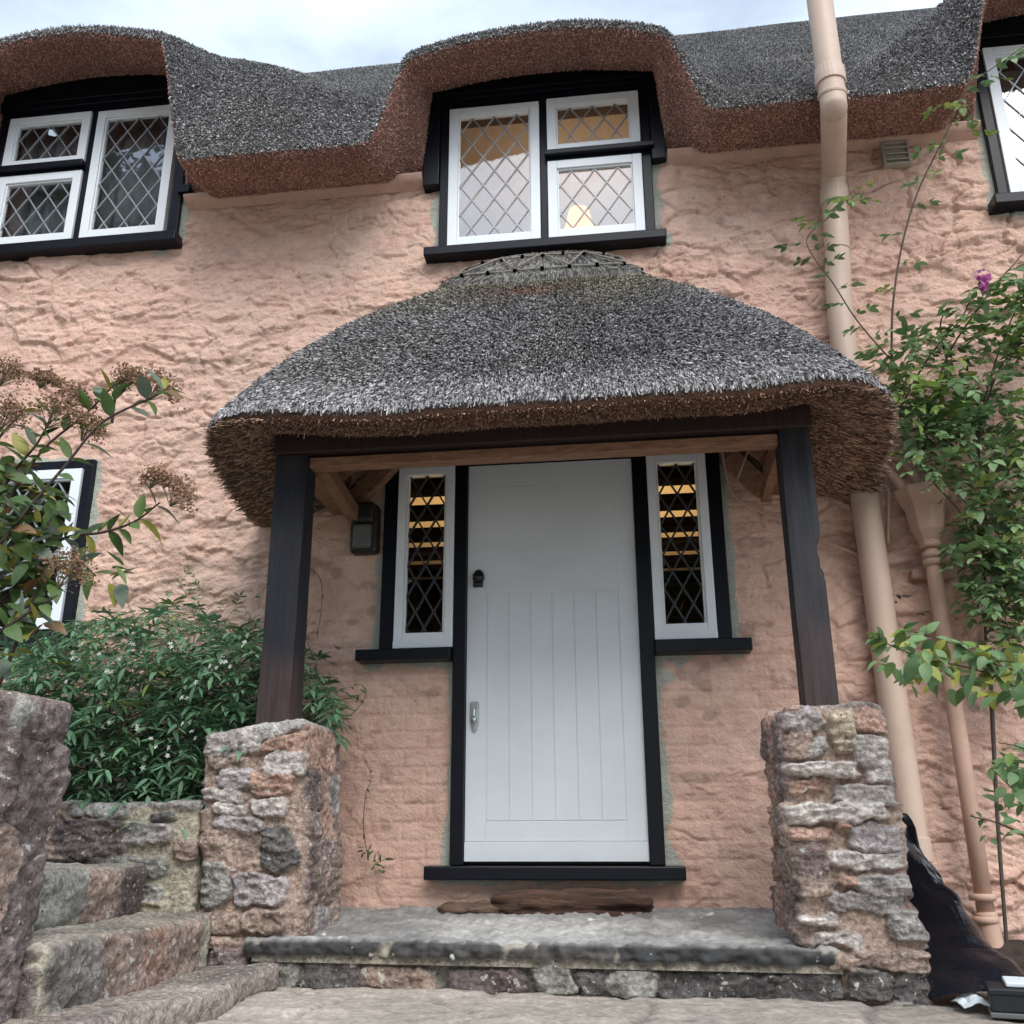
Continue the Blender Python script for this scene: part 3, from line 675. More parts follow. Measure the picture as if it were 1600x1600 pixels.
c0 = at(830, 470, -.42); pd = np.exp(-(((P[:, 0]-c0[0])/.17)**2+((P[:, 2]-c0[2])/.055)**2))[:, None]; col = col*(1-.85*pd)+col*np.array([1.25, .8, .68])*.85*pd
A = stubs(P, Nr, Vv*1.0+Nr*.50*(1-.9*sst(.85, 1.0, tt))[:, None]-np.array([0, 0, .0]), (.010, .032), .0034, col, .22, 23)
npm('reed_ends', A[0], [A[1], A[2]], 'reed', pr_, A[3])
rs = np.random.RandomState(5); wt[:] = 0; wt[:, NT-1:NT+5] = 1                     # brown cut underside, long fibres
P, Nr, U, Vv, iu, jv = sample_grid(G, wt, 34000, 25)
outd = np.stack([nrm[np.clip(iu.astype(int), 0, 299), 0], nrm[np.clip(iu.astype(int), 0, 299), 1], iu*0-.25], 1)
col = greys(P, .06, .52, 26, [(1.0, .60, .42), (1.0, .68, .50)])
fr_ = sst(.75, 1.1, -P[:, 1])[:, None]*sst(1.35, 1.0, np.abs(P[:, 0:1]-cx))
A = stubs(P, Nr, outd*(1-.4*fr_)+np.array([0, 0, -.40])*fr_, (.012-.006*fr_[:, 0], .05-.032*fr_[:, 0]), .0028, col, .20, 27)
npm('underside_reeds', A[0], [A[1], A[2]], 'reed', pr_, A[3])
ii = rs.randint(20, 280, 70)                                                       # loose straws hanging at the lip
P = G[ii, NT]+np.array([0, 0, .0]); A = stubs(P, P*0, np.tile([0, -.15, -1.0], (70, 1)), (.015, .06), .0012, np.tile([.30, .22, .15], (70, 1))*(.6+.8*rs.rand(70, 1)), .6, 28)
npm('loose_straws', A[0], [A[1], A[2]], 'reed', pr_, A[3])['kind'] = 'stuff'
# ridge cap with hazel spars
rows = []; tcap = np.linspace(0, .23, 14)
def hood(t, i, off=0.0):
    x = rx[i]+(Fx[i]-rx[i])*t; y = ry[i]+(Fy[i]-ry[i])*t; z = ZA-(ZA-(lipz[i]+.075))*gprof(t, kf[i])
    v = np.array([x-cx, y*1.0, .9]); v /= np.linalg.norm(v)
    dome = .115*max(0, 1-(t/.225)**2)*max(0, 1-((x+.40)/.66)**2) if off > 0 else 0
    return np.array([x, y, z+dome])+v*off
for k, t in enumerate(tcap):
    rows.append(np.array([hood(t, i, .034*(1 if k < 13 else .1)+.004*math.sin(i*.9)) for i in range(300)]))
Gc = np.stack(rows, 1)
n1 = .5+.5*fbm(np.arange(300)[:, None]*.9+0*tcap[None], tcap[None]*6+0*np.arange(300)[:, None], np.zeros((300, 14)), 3, 95)
cb = np.array([.21, .19, .165])*(.5+.9*n1[..., None])
cap = npm('ridge_cap', Gc.reshape(-1, 3), grid_faces(300, 14, flip=True), 'straw', porch, cb.reshape(-1, 3), True)
P, Nr, U, Vv, iu, jv = sample_grid(Gc, np.ones((299, 13)), 9000, 96); Nr = np.where(Nr[:, 2:3] < 0, -Nr, Nr)
A = stubs(P, Nr, Vv*1.0+Nr*.06, (.02, .055), .0019, greys(P, .06, .36, 97, [(1, .95, .86), (1, .97, .93)]), .06, 98)
npm('cap_straw', A[0], [A[1], A[2]], 'reed', cap, A[3])
m = MB()
def sp(t, i): return hood(t, int(np.clip(i, 0, 299)), .050)
for t in (.10, .20):
    for k in range(12):
        a = 8+k*24
        m.tube([sp(t+.006*random.uniform(-1, 1), a-3), sp(t, a+7), sp(t, a+15), sp(t+.006*random.uniform(-1, 1), min(291, a+27))], .0048, 6)
for k in range(12):
    a = 8+k*24; t0, t1 = (.10, .20) if k % 2 == 0 else (.20, .10)
    m.tube([sp(t0+(t1-t0)*q, a+24*q)+np.array([0, -.006, .006]) for q in (0, .33, .66, 1)], .0052, 6)
spar = m.build('hazel_spar', 'hazel', cap, True)
for k in range(13):
    for t in (.10, .20):
        m = MB(); p = sp(t, 8+k*24); m.lathe((p[0], p[1], p[2]-.012), [(.003, 0), (.011, .005), (.012, .016), (.004, .024)], 7); m.build('spar_tie', 'beam', cap)
# timbers
ok = np.array([.008, .009, .014]); wn = np.array([.10, .055, .05])
def post(x0, x1, z0, z1, y0, y1, worn, seed):
    n = 60; zs = np.linspace(z0, z1, n); pts = []; cols = []
    prof_ = []
    for e in range(4):
        for k in range(6):
            t = k/6; c = [(x0, y0), (x1, y0), (x1, y1), (x0, y1)]
            p, q = c[e], c[(e+1) % 4]; prof_.append((p[0]+(q[0]-p[0])*t, p[1]+(q[1]-p[1])*t, e, t))
    k = len(prof_); V = []; C = []
    for z in zs:
        for (x, y, e, t) in prof_:
            nn = float(fbm(np.array([x*14+seed]), np.array([y*14]), np.array([z*1.4]), 3, seed)[0])
            n2 = float(fbm(np.array([x*9+seed]), np.array([y*9]), np.array([z*5]), 3, seed+5)[0])
            ed = .012 if t == 0 else 0
            X_ = x+.006*nn+(.5*(x0+x1)-x)*ed*2; Y_ = y+.006*nn+(.5*(y0+y1)-y)*ed*2
            if worn: X_ -= max(0, n2-.1)*.10*(1 if (e == 1) else 0)*sst(z1-.35, z1-.5, np.array(z))
            V.append((X_, Y_, z)); f = np.clip(sst(z0+1.0*(.8 if worn else .5), z0, np.array(z))*.75+n2*.6, 0, 1)
            C.append(ok*(1-f)+wn*f*.55)
    m = MB(); f4 = [(i*k+j, i*k+(j+1) % k, (i+1)*k+(j+1) % k, (i+1)*k+j) for i in range(n-1) for j in range(k)]
    m.add(V, f4, None, np.array(C))
    return m.build('post', 'oak', porch)
post(-1.603, -1.452, .95, 2.20, -.80, -.655, False, 3)
post(.657, .788, .97, 2.215, -.80, -.66, True, 8)
m = MB(); m.box(-1.615, .80, -.81, -.66, 2.205, 2.33, wn*.30); m.build('front_beam', 'oak', porch, bevel=.006)
m = MB(); m.box(-1.452, .657, -.775, -.70, 2.145, 2.192); m.build('brown_rail', 'rafter', porch, bevel=.004)
for x in (-1.53, .725):
    m = MB(); m.box(x-.05, x+.05, -.65, .0, 2.17, 2.29); m.build('side_plate', 'rafter', porch, bevel=.005)
for (a, b) in (((-1.42, -.64, 2.27), (-.8, -.03, 3.05)), ((-1.50, -.25, 2.30), (-1.0, -.03, 2.85)), ((.60, -.64, 2.27), (.0, -.03, 3.05)), ((.68, -.25, 2.30), (.2, -.03, 2.85)), ((-.9, -.66, 2.34), (-.6, -.03, 3.2)), ((.1, -.66, 2.34), (-.2, -.03, 3.2))):
    m = MB(); m.bar(a, b, .055, .09); m.build('rafter', 'rafter', porch, bevel=.004)
for (a, b, wd) in ((at(500, 722, -.60), at(560, 815, -.02), .06), (at(1195, 775, -.03), at(1222, 675, -.62), .045)):
    m = MB(); m.bar(a, b, wd, .075); m.build('brace', 'rafter', porch, bevel=.004)
for (a, b) in ((at(548, 790, -.02), at(612, 722, -.10)), (at(1140, 715, -.02), at(1195, 765, -.1))):
    m = MB(); m.bar(a, b, .05, .11); m.build('wall_plate', 'rafter', porch, bevel=.004)
m = MB(); m.tube([at(1176, 690, -.55), at(1166, 712, -.56), at(1153, 748, -.57)], .0035, 5, (.35, .3, .24)); m.build('hanging_straw', 'reed', porch)

# ------------------------------------------------------------------ rubble masonry
PAL = dict(lg=(.44, .39, .355), gr=(.36, .335, .31), gg=(.27, .26, .23), br=(.29, .215, .175), pk=(.42, .27, .21), lil=(.37, .325, .32), wh=(.56, .50, .455), dg=(.125, .115, .11),
           pu=(.16, .125, .118), pu2=(.22, .165, .15), tan=(.42, .35, .26), lg2=(.34, .31, .29), dk=(.085, .078, .075), rd=(.34, .18, .125))
def stones_px(lst, yface):
    o = []
    for (px, py, wp, hp, c) in lst:
        a = at(px, py, yface); b = at(px+wp/2, py, yface); d = at(px-wp/2, py, yface); e = at(px, py-hp/2, yface); f = at(px, py+hp/2, yface)
        o.append((a[0], a[2], abs(b[0]-d[0])/2, abs(e[2]-f[2])/2, random.uniform(-.08, .08), PAL[c] if isinstance(c, str) else c, random.uniform(.75, 1.25)))
    return o
def stones_rand(a0, a1, b0, b1, pal, hr=(.06, .13), wr=(.10, .26), seed=0):
    rs = random.Random(seed); o = []; b = b0
    while b < b1:
        hh = rs.uniform(*hr); a = a0-rs.uniform(0, .1)
        while a < a1:
            ww = rs.uniform(*wr); hq = hh*rs.uniform(.8, 1.05)
            c = np.array(PAL[rs.choice(pal)])*rs.uniform(.8, 1.2)
            o.append((a+ww/2, b+hh/2+rs.uniform(-.012, .012), ww/2*.95, hq/2*.95, rs.uniform(-.12, .12), tuple(c), rs.uniform(.6, 1.3))); a += ww+.008
        b += hh+.006
    return o
def eval_stones(a, b, st, seed, base):
    O = a*0
    wa = a+.026*fbm(a*11, b*11, O, 3, seed)+.012*fbm(a*38, b*38, O, 3, seed+2); wb = b+.018*fbm(a*11, b*13, O+7, 3, seed+1)+.009*fbm(a*38, b*38, O+3, 3, seed+4)
    h = np.zeros_like(a); c = np.tile(np.array(base), (len(a), 1)); n1 = fbm(a*9, b*14, O, 4, seed+9); n3 = fbm(a*24, b*55, O, 3, seed+13)
    for (ca, cb_, ha, hb, rot, cc, ht) in st:
        ha, hb = ha*1.20, hb*1.30
        k = (np.abs(a-ca) < ha*1.4+.03) & (np.abs(b-cb_) < hb*1.4+.03)
        if not k.any(): continue
        x, y = wa[k]-ca, wb[k]-cb_; u = (x*math.cos(rot)+y*math.sin(rot))/ha; v = (-x*math.sin(rot)+y*math.cos(rot))/hb
        q_ = (np.abs(u)**4.5+np.abs(v)**4.5)**(1/4.5)+.10*np.maximum(0, u*math.cos(ca*91)+v*math.sin(ca*91)); e = min(ha, hb)
        val = np.clip((1-q_)*e/.008, 0, 1); val = val*val*(3-2*val)
        tilt = 1+.30*u*math.sin(ca*40)+.30*v
        hh = val*ht*(.72+.28*tilt)*(1+.55*n1[k]+.35*n3[k])
        up_ = hh > h[k]; idx = np.where(k)[0]; idx = idx[up_]
        h[idx] = hh[up_]; s_ = np.clip(val[up_]*1.6, 0, 1)[:, None]
        var = (1+.5*n1[idx]+.35*n3[idx])[:, None]
        c[idx] = np.array(base)*(1-s_)+np.array(cc)*var*s_
    return h, c
def stone_box(name, lo, hi, res, parent, front, side, mortar, amp=.024, r=.03, wob=.02, seed=1, warp=None, top_col=None, mat_='stone', smooth=True, sideamp=1.0, grit=.010):
    lo, hi = np.array(lo, float), np.array(hi, float); c = (lo+hi)/2; hs = (hi-lo)/2; r = min(r, hs.min()*.95)
    ns = np.maximum(3, np.ceil((hi-lo)/res).astype(int)); VV = []; FF = []; off = 0
    for ax_ in range(3):
        for sg in (-1, 1):
            if ax_ == 2 and sg == -1: continue
            u_, v_ = [k for k in range(3) if k != ax_]
            A_, B_ = np.meshgrid(np.linspace(-1, 1, ns[u_]), np.linspace(-1, 1, ns[v_]), indexing='ij')
            p = np.zeros(A_.shape+(3,)); p[..., ax_] = sg*hs[ax_]; p[..., u_] = A_*hs[u_]; p[..., v_] = B_*hs[v_]
            fl = (sg > 0) if ax_ == 1 else (sg < 0)
            VV.append(p.reshape(-1, 3)); FF.append(grid_faces(ns[u_], ns[v_], off, fl)); off += p.shape[0]*p.shape[1]
    p = np.vstack(VV); d = np.clip(p, -(hs-r), hs-r); nn = p-d; nn /= np.maximum(1e-9, np.linalg.norm(nn, axis=1))[:, None]
    b = c+d+nn*r; wts = np.abs(nn)**3; wts /= wts.sum(1)[:, None]
    hF, cF = eval_stones(b[:, 0], b[:, 2], front, seed, mortar); hS, cS = eval_stones(b[:, 1], b[:, 2], side, seed+50, mortar)
    hT = .6+.5*fbm(b[:, 0]*6, b[:, 1]*6, b[:, 2]*0, 3, seed+70); tone = (.75+.5*fbm(b[:, 0]*4, b[:, 1]*4, b[:, 2]*0, 3, seed+71))[:, None]
    cT = np.array(top_col if top_col else mortar)*tone*np.ones((len(b), 3))
    h = hF*wts[:, 1]+hS*wts[:, 0]*sideamp+hT*wts[:, 2]*.6
    C = cF*wts[:, 1:2]+cS*wts[:, 0:1]+cT*wts[:, 2:3]
    w3 = np.stack([fbm(b[:, 0]*3.5, b[:, 1]*3.5, b[:, 2]*3.5, 3, seed+80+k) for k in range(3)], 1)
    P = b+nn*(h*amp)[:, None]+w3*wob+nn*(grit*fbm(b[:, 0]*30, b[:, 1]*30, b[:, 2]*42, 4, seed+90))[:, None]
    if warp: P = warp(P)
    return npm(name, P, FF, mat_, parent, C, smooth)
mort = (.42, .375, .29); mortp = (.37, .275, .22)
# pier left of the door with the low wall beside it (one masonry run)
YF = -.86
left_st = [(365.6, 1151, 76, 44, 'lg'), (440, 1135, 84, 36, 'gr'), (450, 1167, 66, 20, 'pk'), (408, 1167, 16, 18, 'lg'), (366, 1187, 66, 24, 'br'), (451, 1194, 60, 28, 'lg'), (376, 1217, 56, 32, 'lil'),
           (436, 1225, 62, 30, 'pk'), (350, 1245, 54, 20, 'lg'), (421, 1260, 60, 25, 'wh'), (360, 1266, 48, 18, 'wh'), (377, 1291, 68, 22, 'lil'), (436, 1322, 46, 62, 'dg'), (358, 1334, 92, 62, 'br'), (402, 1390, 86, 42, 'lil'),
           (322, 1380, 58, 54, 'gg'), (340, 1440, 66, 32, 'br'), (408, 1439, 68, 32, 'br'), (345, 1471, 90, 18, 'br'), (362, 1501, 60, 34, 'pu')]
low_st = [(153, 1264, 106, 28, 'gr'), (273, 1254, 92, 20, 'gr'), (258, 1277, 40, 14, 'dg'), (235, 1301, 74, 28, 'gr'), (144, 1311, 98, 50, 'pu'), (120, 1337, 80, 22, 'dg'), (200, 1351, 120, 24, 'gg'), (139, 1398, 88, 70, 'br'), (229, 1393, 55, 26, 'gg'), (226, 1416, 64, 26, 'tan'), (296, 1330, 40, 26, 'br'), (80, 1290, 40, 60, 'pu'), (70, 1380, 40, 50, 'br'), (270, 1470, 60, 40, 'br'), (330, 1520, 60, 26, 'pu')]
pier = thing('stone_pier', (-1.5, -.75, 0), 'rubble stone pier under the left porch post with cream mortar', 'stone pier', 'stone piers carrying the porch posts')
side_l = stones_rand(-1.1, -.35, .15, .98, ['pk', 'br', 'pk', 'br', 'lg2', 'pu2'], (.08, .17), (.07, .20), 5)
stone_box('masonry', (-1.765, YF, .0), (-1.335, -.42, .965), .005, pier, stones_px(left_st, YF), side_l, mortp, .032, .03, .016, 101, top_col=PAL['gr'], sideamp=.45,
          warp=lambda P: P+np.stack([.02*np.sin(P[:, 2]*5), 0*P[:, 0], .02*np.sin(P[:, 0]*9+1.5)*sst(.8, .95, P[:, 2])], 1))
m = MB()
V, C = [], []
low = thing('garden_wall', (-2.05, -.85, 0), 'low rubble stone retaining wall left of the pier holding up the flower bed', 'stone wall')
stone_box('masonry', (-2.85, YF+.01, -.02), (-1.775, -.60, .66), .006, low, stones_px(low_st, YF)+stones_rand(-2.8, -2.36, 0, .65, ['pu', 'br', 'gr'], (.1, .16), (.15, .25), 9), [], mort, .034, .03, .014, 111, top_col=PAL['gg'])
# pier right of the door
right_st = [(1251, 1104, 52, 17, 'pk'), (1252, 1128, 57, 25, 'lil'), (1361, 1100, 36, 14, 'gr'), (1361, 1129, 42, 33, 'pk'), (1319, 1146, 42, 52, 'tan'), (1246, 1160, 36, 40, 'br'), (1276, 1164, 24, 30, 'gr'), (1362, 1177, 56, 46, 'lg'),
            (1281, 1204, 102, 23, 'wh'), (1372, 1212, 48, 20, 'wh'), (1351, 1242, 92, 27, 'lg'), (1259, 1230, 54, 20, 'pk'), (1307, 1270, 147, 28, 'wh'), (1265, 1303, 66, 20, 'pk'), (1374, 1308, 80, 36, 'lil'), (1352, 1342, 122, 25, 'wh'),
            (1264, 1347, 46, 58, 'pu2'), (1380, 1383, 90, 30, 'lg2'), (1270, 1389, 68, 24, 'br'), (1344, 1414, 96, 30, 'lg2'), (1407, 1447, 64, 38, 'gr'), (1286, 1442, 54, 16, 'wh'), (1305, 1469, 86, 20, 'wh'), (1381, 1498, 104, 27, 'br'),
            (1353, 1537, 58, 40, 'dg'), (1415, 1543, 56, 52, 'dg'), (1385, 1572, 60, 12, 'gg'), (1310, 1505, 60, 24, 'br'), (1318, 1290, 30, 14, 'pk'), (1320, 1375, 36, 16, 'pk')]
pier2 = thing('stone_pier', (.73, -.75, 0), 'rubble stone pier under the right porch post with pink mortar and thin pale stones', 'stone pier', 'stone piers carrying the porch posts')
side_r = stones_rand(-1.05, -.4, .15, 1.0, ['br', 'pu2', 'br', 'pk'], (.07, .2), (.05, .12), 15)
stone_box('masonry', (.545, -1.0, -.03), (.885, -.47, .985), .005, pier2, stones_px(right_st, -1.0), side_r, mortp, .040, .026, .016, 121, top_col=PAL['lg'], sideamp=.7,
          warp=lambda P: P+np.stack([.055*sst(.45, 0., P[:, 2])*sst(.7, .88, P[:, 0]), 0*P[:, 0], 0*P[:, 0]], 1))
# porch platform: slate slabs over a rough riser
stp = thing('porch_step', (-.42, -.5, 0), 'wide grey slate step in front of the door with a rough dark stone riser', 'stone step')
def skew(P):
    f = sst(-.2, -.9, P[:, 1])
    return P+np.stack([0*f, f*(-.06*(P[:, 0]+.42)), .05*sst(-1, 0, P[:, 1])], 1)
ris = [(505, 1527, 110, 42, 'dg'), (615, 1530, 108, 36, 'br'), (430, 1530, 60, 40, 'gg'), (757, 1532, 116, 36, 'pu'), (865, 1528, 60, 38, 'gg'), (925, 1535, 50, 34, 'dg'), (990, 1538, 76, 36, 'gg'), (1110, 1540, 160, 44, 'dk'), (1240, 1545, 110, 50, 'dk'), (1290, 1540, 60, 50, 'dg')]
stone_box('riser', (-1.50, -.93, -.03), (.66, -.02, .116), .0075, stp, [(a, b-.0, c, d, e, f, g) for (a, b, c, d, e, f, g) in stones_px(ris, -.95)], [], (.17, .16, .14), .03, .02, .014, 131, warp=skew, top_col=PAL['dg'])
xsl = [-1.54, -1.02, -.985, -.60, -.555, -.12, -.085, .30, .335, .68]
def slab(x0, x1, seed):
    return stone_box('slab', (x0, -.985, .108), (x1, -.0, .158), .007, stp, [], [], (.045, .045, .043), .016, .008, .010, seed, warp=skew, top_col=(.30, .295, .29), mat_='slab')
sl_st = [(-1.26, .137, .25, .025, .0, (.05, .05, .048), 1.0), (-.735, .133, .20, .030, .02, (.055, .053, .05), 1.1), (-.32, .133, .19, .028, 0, (.075, .07, .066), 1.0), (.25, .133, .36, .030, -.01, (.045, .045, .045), 1.0)]
stone_box('slab', (-1.53, -.975, .114), (.66, -.0, .160), .0065, stp, sl_st, [], (.33, .30, .235), .020, .008, .008, 140, grit=.020, warp=skew, top_col=(.38, .365, .345), mat_='slab')
m = MB(); m.box(-1.5, .655, -.968, -.005, .085, .150); npj = m.build('slab_mortar', 'stone', stp); 
for d in npj.data.color_attributes['Col'].data: d.color = (.33, .30, .24, 1)
for v_ in npj.data.vertices:
    q_ = skew(np.array([[v_.co.x, v_.co.y, v_.co.z]]))[0]; v_.co = q_
# steps climbing to the left between low wall and big wall
st1 = thing('garden_step', (-1.6, -1.6, 0), 'lowest flat pinkish stone step at the foot of the left steps', 'stone step', 'stone steps climbing left beside the low wall')
stone_box('tread', (-1.72, -2.15, -.02), (-1.37, -.90, .068), .011, st1, [], [], (.34, .28, .24), .014, .025, .02, 151, top_col=(.44, .37, .315), warp=lambda P: P+np.stack([.06*sst(-1.2, -2.1, P[:, 1])*-1+.03*np.sin(P[:, 1]*7), 0*P[:, 0], 0*P[:, 0]], 1))
st2 = thing('garden_step', (-1.8, -1.6, 0), 'second step up the left steps faced with brown blocks and one orange brick', 'stone step', 'stone steps climbing left beside the low wall')
blk = [(-1.86, .16, .13, .115, 0, (.185, .165, .145), 1.1), (-1.60, .16, .125, .12, .03, PAL['br'], 1.0), (-1.385, .165, .075, .11, -.03, (.30, .195, .15), .8), (-1.19, .165, .12, .115, 0, PAL['br'], 1.1)]
stone_box('tread', (-2.02, -2.03, -.02), (-1.665, -.90, .245), .0085, st2, stones_rand(-2.1, -1.6, 0, .28, ['br', 'pu'], (.2, .25), (.2, .3), 4), blk, mort, .020, .025, .015, 161, top_col=(.44, .385, .315))
st3 = thing('garden_step', (-2.1, -1.6, 0), 'third step of the left steps half hidden by the dark wall end', 'stone step', 'stone steps climbing left beside the low wall')
stone_box('tread', (-2.40, -2.03, -.02), (-1.98, -.90, .43), .012, st3, [], stones_rand(-2.1, -1.0, .25, .46, ['br', 'pu', 'gg'], (.17, .19), (.2, .35), 6), mort, .022, .025, .015, 171, top_col=(.40, .35, .29))
bw_ = thing('garden_wall', (-2.4, -2.1, 0), 'tall dark purple stone wall end at the left edge of the photo', 'stone wall')
stone_box('masonry', (-3.6, -2.30, -.05), (-1.70, -2.02, .93), .0085, bw_, stones_rand(-3.7, -1.72, -.02, .95, ['pu', 'dg', 'pu', 'dk', 'br'], (.16, .26), (.24, .42), 22), stones_rand(-2.4, -1.95, 0, .95, ['pu', 'br', 'gg'], (.15, .3), (.08, .13), 23), (.17, .145, .125), .022, .02, .014, 181, top_col=PAL['br'],
          warp=lambda P: P+np.stack([.05*sst(.3, 1.0, P[:, 2])*sst(-2.2, -1.7, P[:, 0])-.03, 0*P[:, 0], -.09*(P[:, 0]+1.9)*sst(.5, .95, P[:, 2])], 1))
# raised bed and the soil along the right of the wall
bx = np.linspace(-4.5, -1.80, 70); by = np.linspace(-.66, -.02, 24); X, Y = np.meshgrid(bx, by, indexing='ij'); Zz = .56+.05*fbm(X*5, Y*5, X*0, 4, 201)
sb = npm('soil', np.stack([X, Y, Zz], -1).reshape(-1, 3), grid_faces(70, 24), 'soil', None, None, True); setp(sb, 'dark soil of the raised flower bed', kind='structure')
bx = np.linspace(.96, 4.4, 80); by = np.linspace(-.40, .02, 24); X, Y = np.meshgrid(bx, by, indexing='ij'); Zz = -.01+.10*sst(-.42, -.1, Y)+.05*fbm(X*6, Y*6, X*0, 4, 202)
sb = npm('soil', np.stack([X, Y, Zz], -1).reshape(-1, 3), grid_faces(80, 24), 'soil', None, None, True); setp(sb, 'dark soil at the foot of the right wall', kind='structure')

# ------------------------------------------------------------------ pipes and fittings on the wall
sp_ = thing('soil_pipe', (1.17, -.10, .1), 'wide buff painted soil pipe rising past the porch and bending out over the eaves', 'pipe')
xpb = 1.172; r = .066
low_y = -.10
m = MB(); P = smooth_path([(xpb+.007, low_y, .12), (xpb-.010, low_y, 1.5), (xpb-.024, low_y, 3.0), (xpb+.006, low_y, 3.55), (xpb+.026, low_y, 3.92), (xpb+.022, low_y-.07, 4.0), (xpb-.040, -.54, 4.04), (xpb-.05, -.60, 4.13), (xpb-.05, -.60, 5.0), (xpb-.05, -.60, 6.4)], 10)
m.tube(P, r, 24); m.build('pipe_length', 'pipe', sp_, True)
for (p, q, rr) in (((xpb-.05, -.60, 4.26), (xpb-.05, -.60, 4.17), .077), ((xpb-.05, -.60, 4.12), (xpb-.05, -.595, 4.10), .074), ((xpb+.025, low_y, 3.90), (xpb+.019, low_y, 3.80), .076), ((xpb+.003, low_y, .52), (xpb+.004, low_y, .42), .074), ((xpb+.004, low_y, 3.52), (xpb+.003, low_y, 3.505), .071)):
    m = MB(); m.tube([p, tuple(np.array(p)*.5+np.array(q)*.5), q], [rr*.985, rr, rr*.985], 24); m.build('collar', 'pipe', sp_, False, bevel=.003)
rp = thing('rainwater_pipe', (1.45, -.12, .1), 'slim pink downpipe with an octagonal hopper head right of the soil pipe', 'pipe')
hp = at(1440, 800, -.13)
m = MB(); hz = 1.86
m.lathe((1.42, -.13, 0), [(.05, hz-.03), (.052, hz), (.078, hz+.05), (.088, hz+.12), (.095, hz+.16), (.125, hz+.215), (.13, hz+.225), (.13, hz+.262), (.115, hz+.262), (.112, hz+.24), (.02, hz+.235)], 8); m.build('hopper', 'pinkpipe', rp, bevel=.004)
m = MB(); m.tube([(1.42, -.13, 1.87), (1.421, -.13, 1.5), (1.424, -.13, .8), (1.427, -.13, .2)], .036, 18); m.build('pipe_length', 'pinkpipe', rp, True)
for z, q in ((1.84, .05), (1.79, .047), (1.755, .047), (.28, .055), (.19, .053)):
    m = MB(); m.tube([(1.422, -.13, z-.014), (1.422, -.13, z), (1.422, -.13, z+.014)], [q*.96, q, q*.96], 20); m.build('collar', 'pinkpipe', rp, True)
m = MB(); m.box(1.34, 1.51, -.06, .03, 1.70, 1.745); m.build('bracket', 'pinkpipe', rp, bevel=.006)
m = MB(); m.tube(smooth_path([(1.427, -.13, .22), (1.43, -.135, .14), (1.433, -.15, .05)], 6), .045, 16); m.build('shoe', 'pinkpipe', rp, True)
wp_ = thing('waste_pipe', (1.3, -.06, 2.2), 'pair of curved pink waste pipes dropping into the hopper head', 'pipe')
for q in (0, .085):
    m = MB(); m.tube(smooth_path([(1.10+q, .02, 2.33+q*.55), (1.19+q, -.05, 2.32+q*.55), (1.28+q, -.10, 2.24+q*.3), (1.345+q*.8, -.13, 2.11+q*.1), (1.37+q*.7, -.13, 2.04)], 8), .024, 14); m.build('pipe_length', 'pinkpipe', wp_, True)
m = MB(); m.tube(smooth_path([at(1365, 768, -.05), at(1386, 762, -.05), at(1389, 790, -.05), at(1387, 850, -.05)], 8), .010, 8); o = m.build('cable', 'pinkpipe', None, True); setp(o, 'thin pink cable looping down beside the soil pipe below the porch eave', 'cable')
m = MB(); m.tube(smooth_path([at(1125, 690, -.03), at(1145, 770, -.035), at(1190, 800, -.04), at(1230, 815, -.04), at(1285, 845, -.04), at(1345, 868, -.05)], 8), .007, 8); o = m.build('cable', 'pinkpipe', None, True); setp(o, 'thin pink cable sagging across the wall behind the right porch post', 'cable')
v = thing('air_vent', (1.575, -.03, 4.15), 'small beige louvred air vent under the eave right of the soil pipe', 'air vent')
m = MB(); x0, x1, z0, z1 = 1.50, 1.645, 4.075, 4.225
m.box(x0, x1, -.030, .01, z0, z1); m.box(x0, x0+.012, -.05, -.03, z0, z1); m.box(x1-.012, x1, -.05, -.03, z0, z1); m.box(x0+.012, x1-.012, -.05, -.03, z1-.012, z1); m.box(x0+.012, x1-.012, -.05, -.03, z0, z0+.012); m.build('vent_frame', 'ventp', v, bevel=.003)
for k in range(3):
    zc = z0+.034+.038*k; m = MB(); m.bar((x0+.013, -.042, zc), (x1-.013, -.042, zc), .026, .006, up=(0, -.5, 1)); m.build('slat', 'ventp', v)
lm = thing('wall_lamp', (-1.38, -.06, 2.05), 'dark grey bulkhead wall lamp left of the door frame under the porch', 'wall lamp')
a0, a1 = at(550, 790, -.05), at(590, 864, -.05)
m = MB(); m.box(a0[0], a1[0], -.075, .02, a1[2], a0[2]); m.build('lamp_body', 'darkmetal', lm, bevel=.025, segs=4)
m = MB(); zm = (a0[2]+a1[2])/2; m.box(a0[0]+.012, a1[0]-.012, -.115, -.07, zm+.02, a0[2]+.0); m.build('lamp_cowl', 'darkmetal', lm, bevel=.02, segs=4)
m = MB(); m.box(a0[0]+.025, a1[0]-.025, -.105, -.07, a1[2]+.02, zm+.015); m.build('lamp_lens', 'lens', lm, bevel=.02, segs=4)

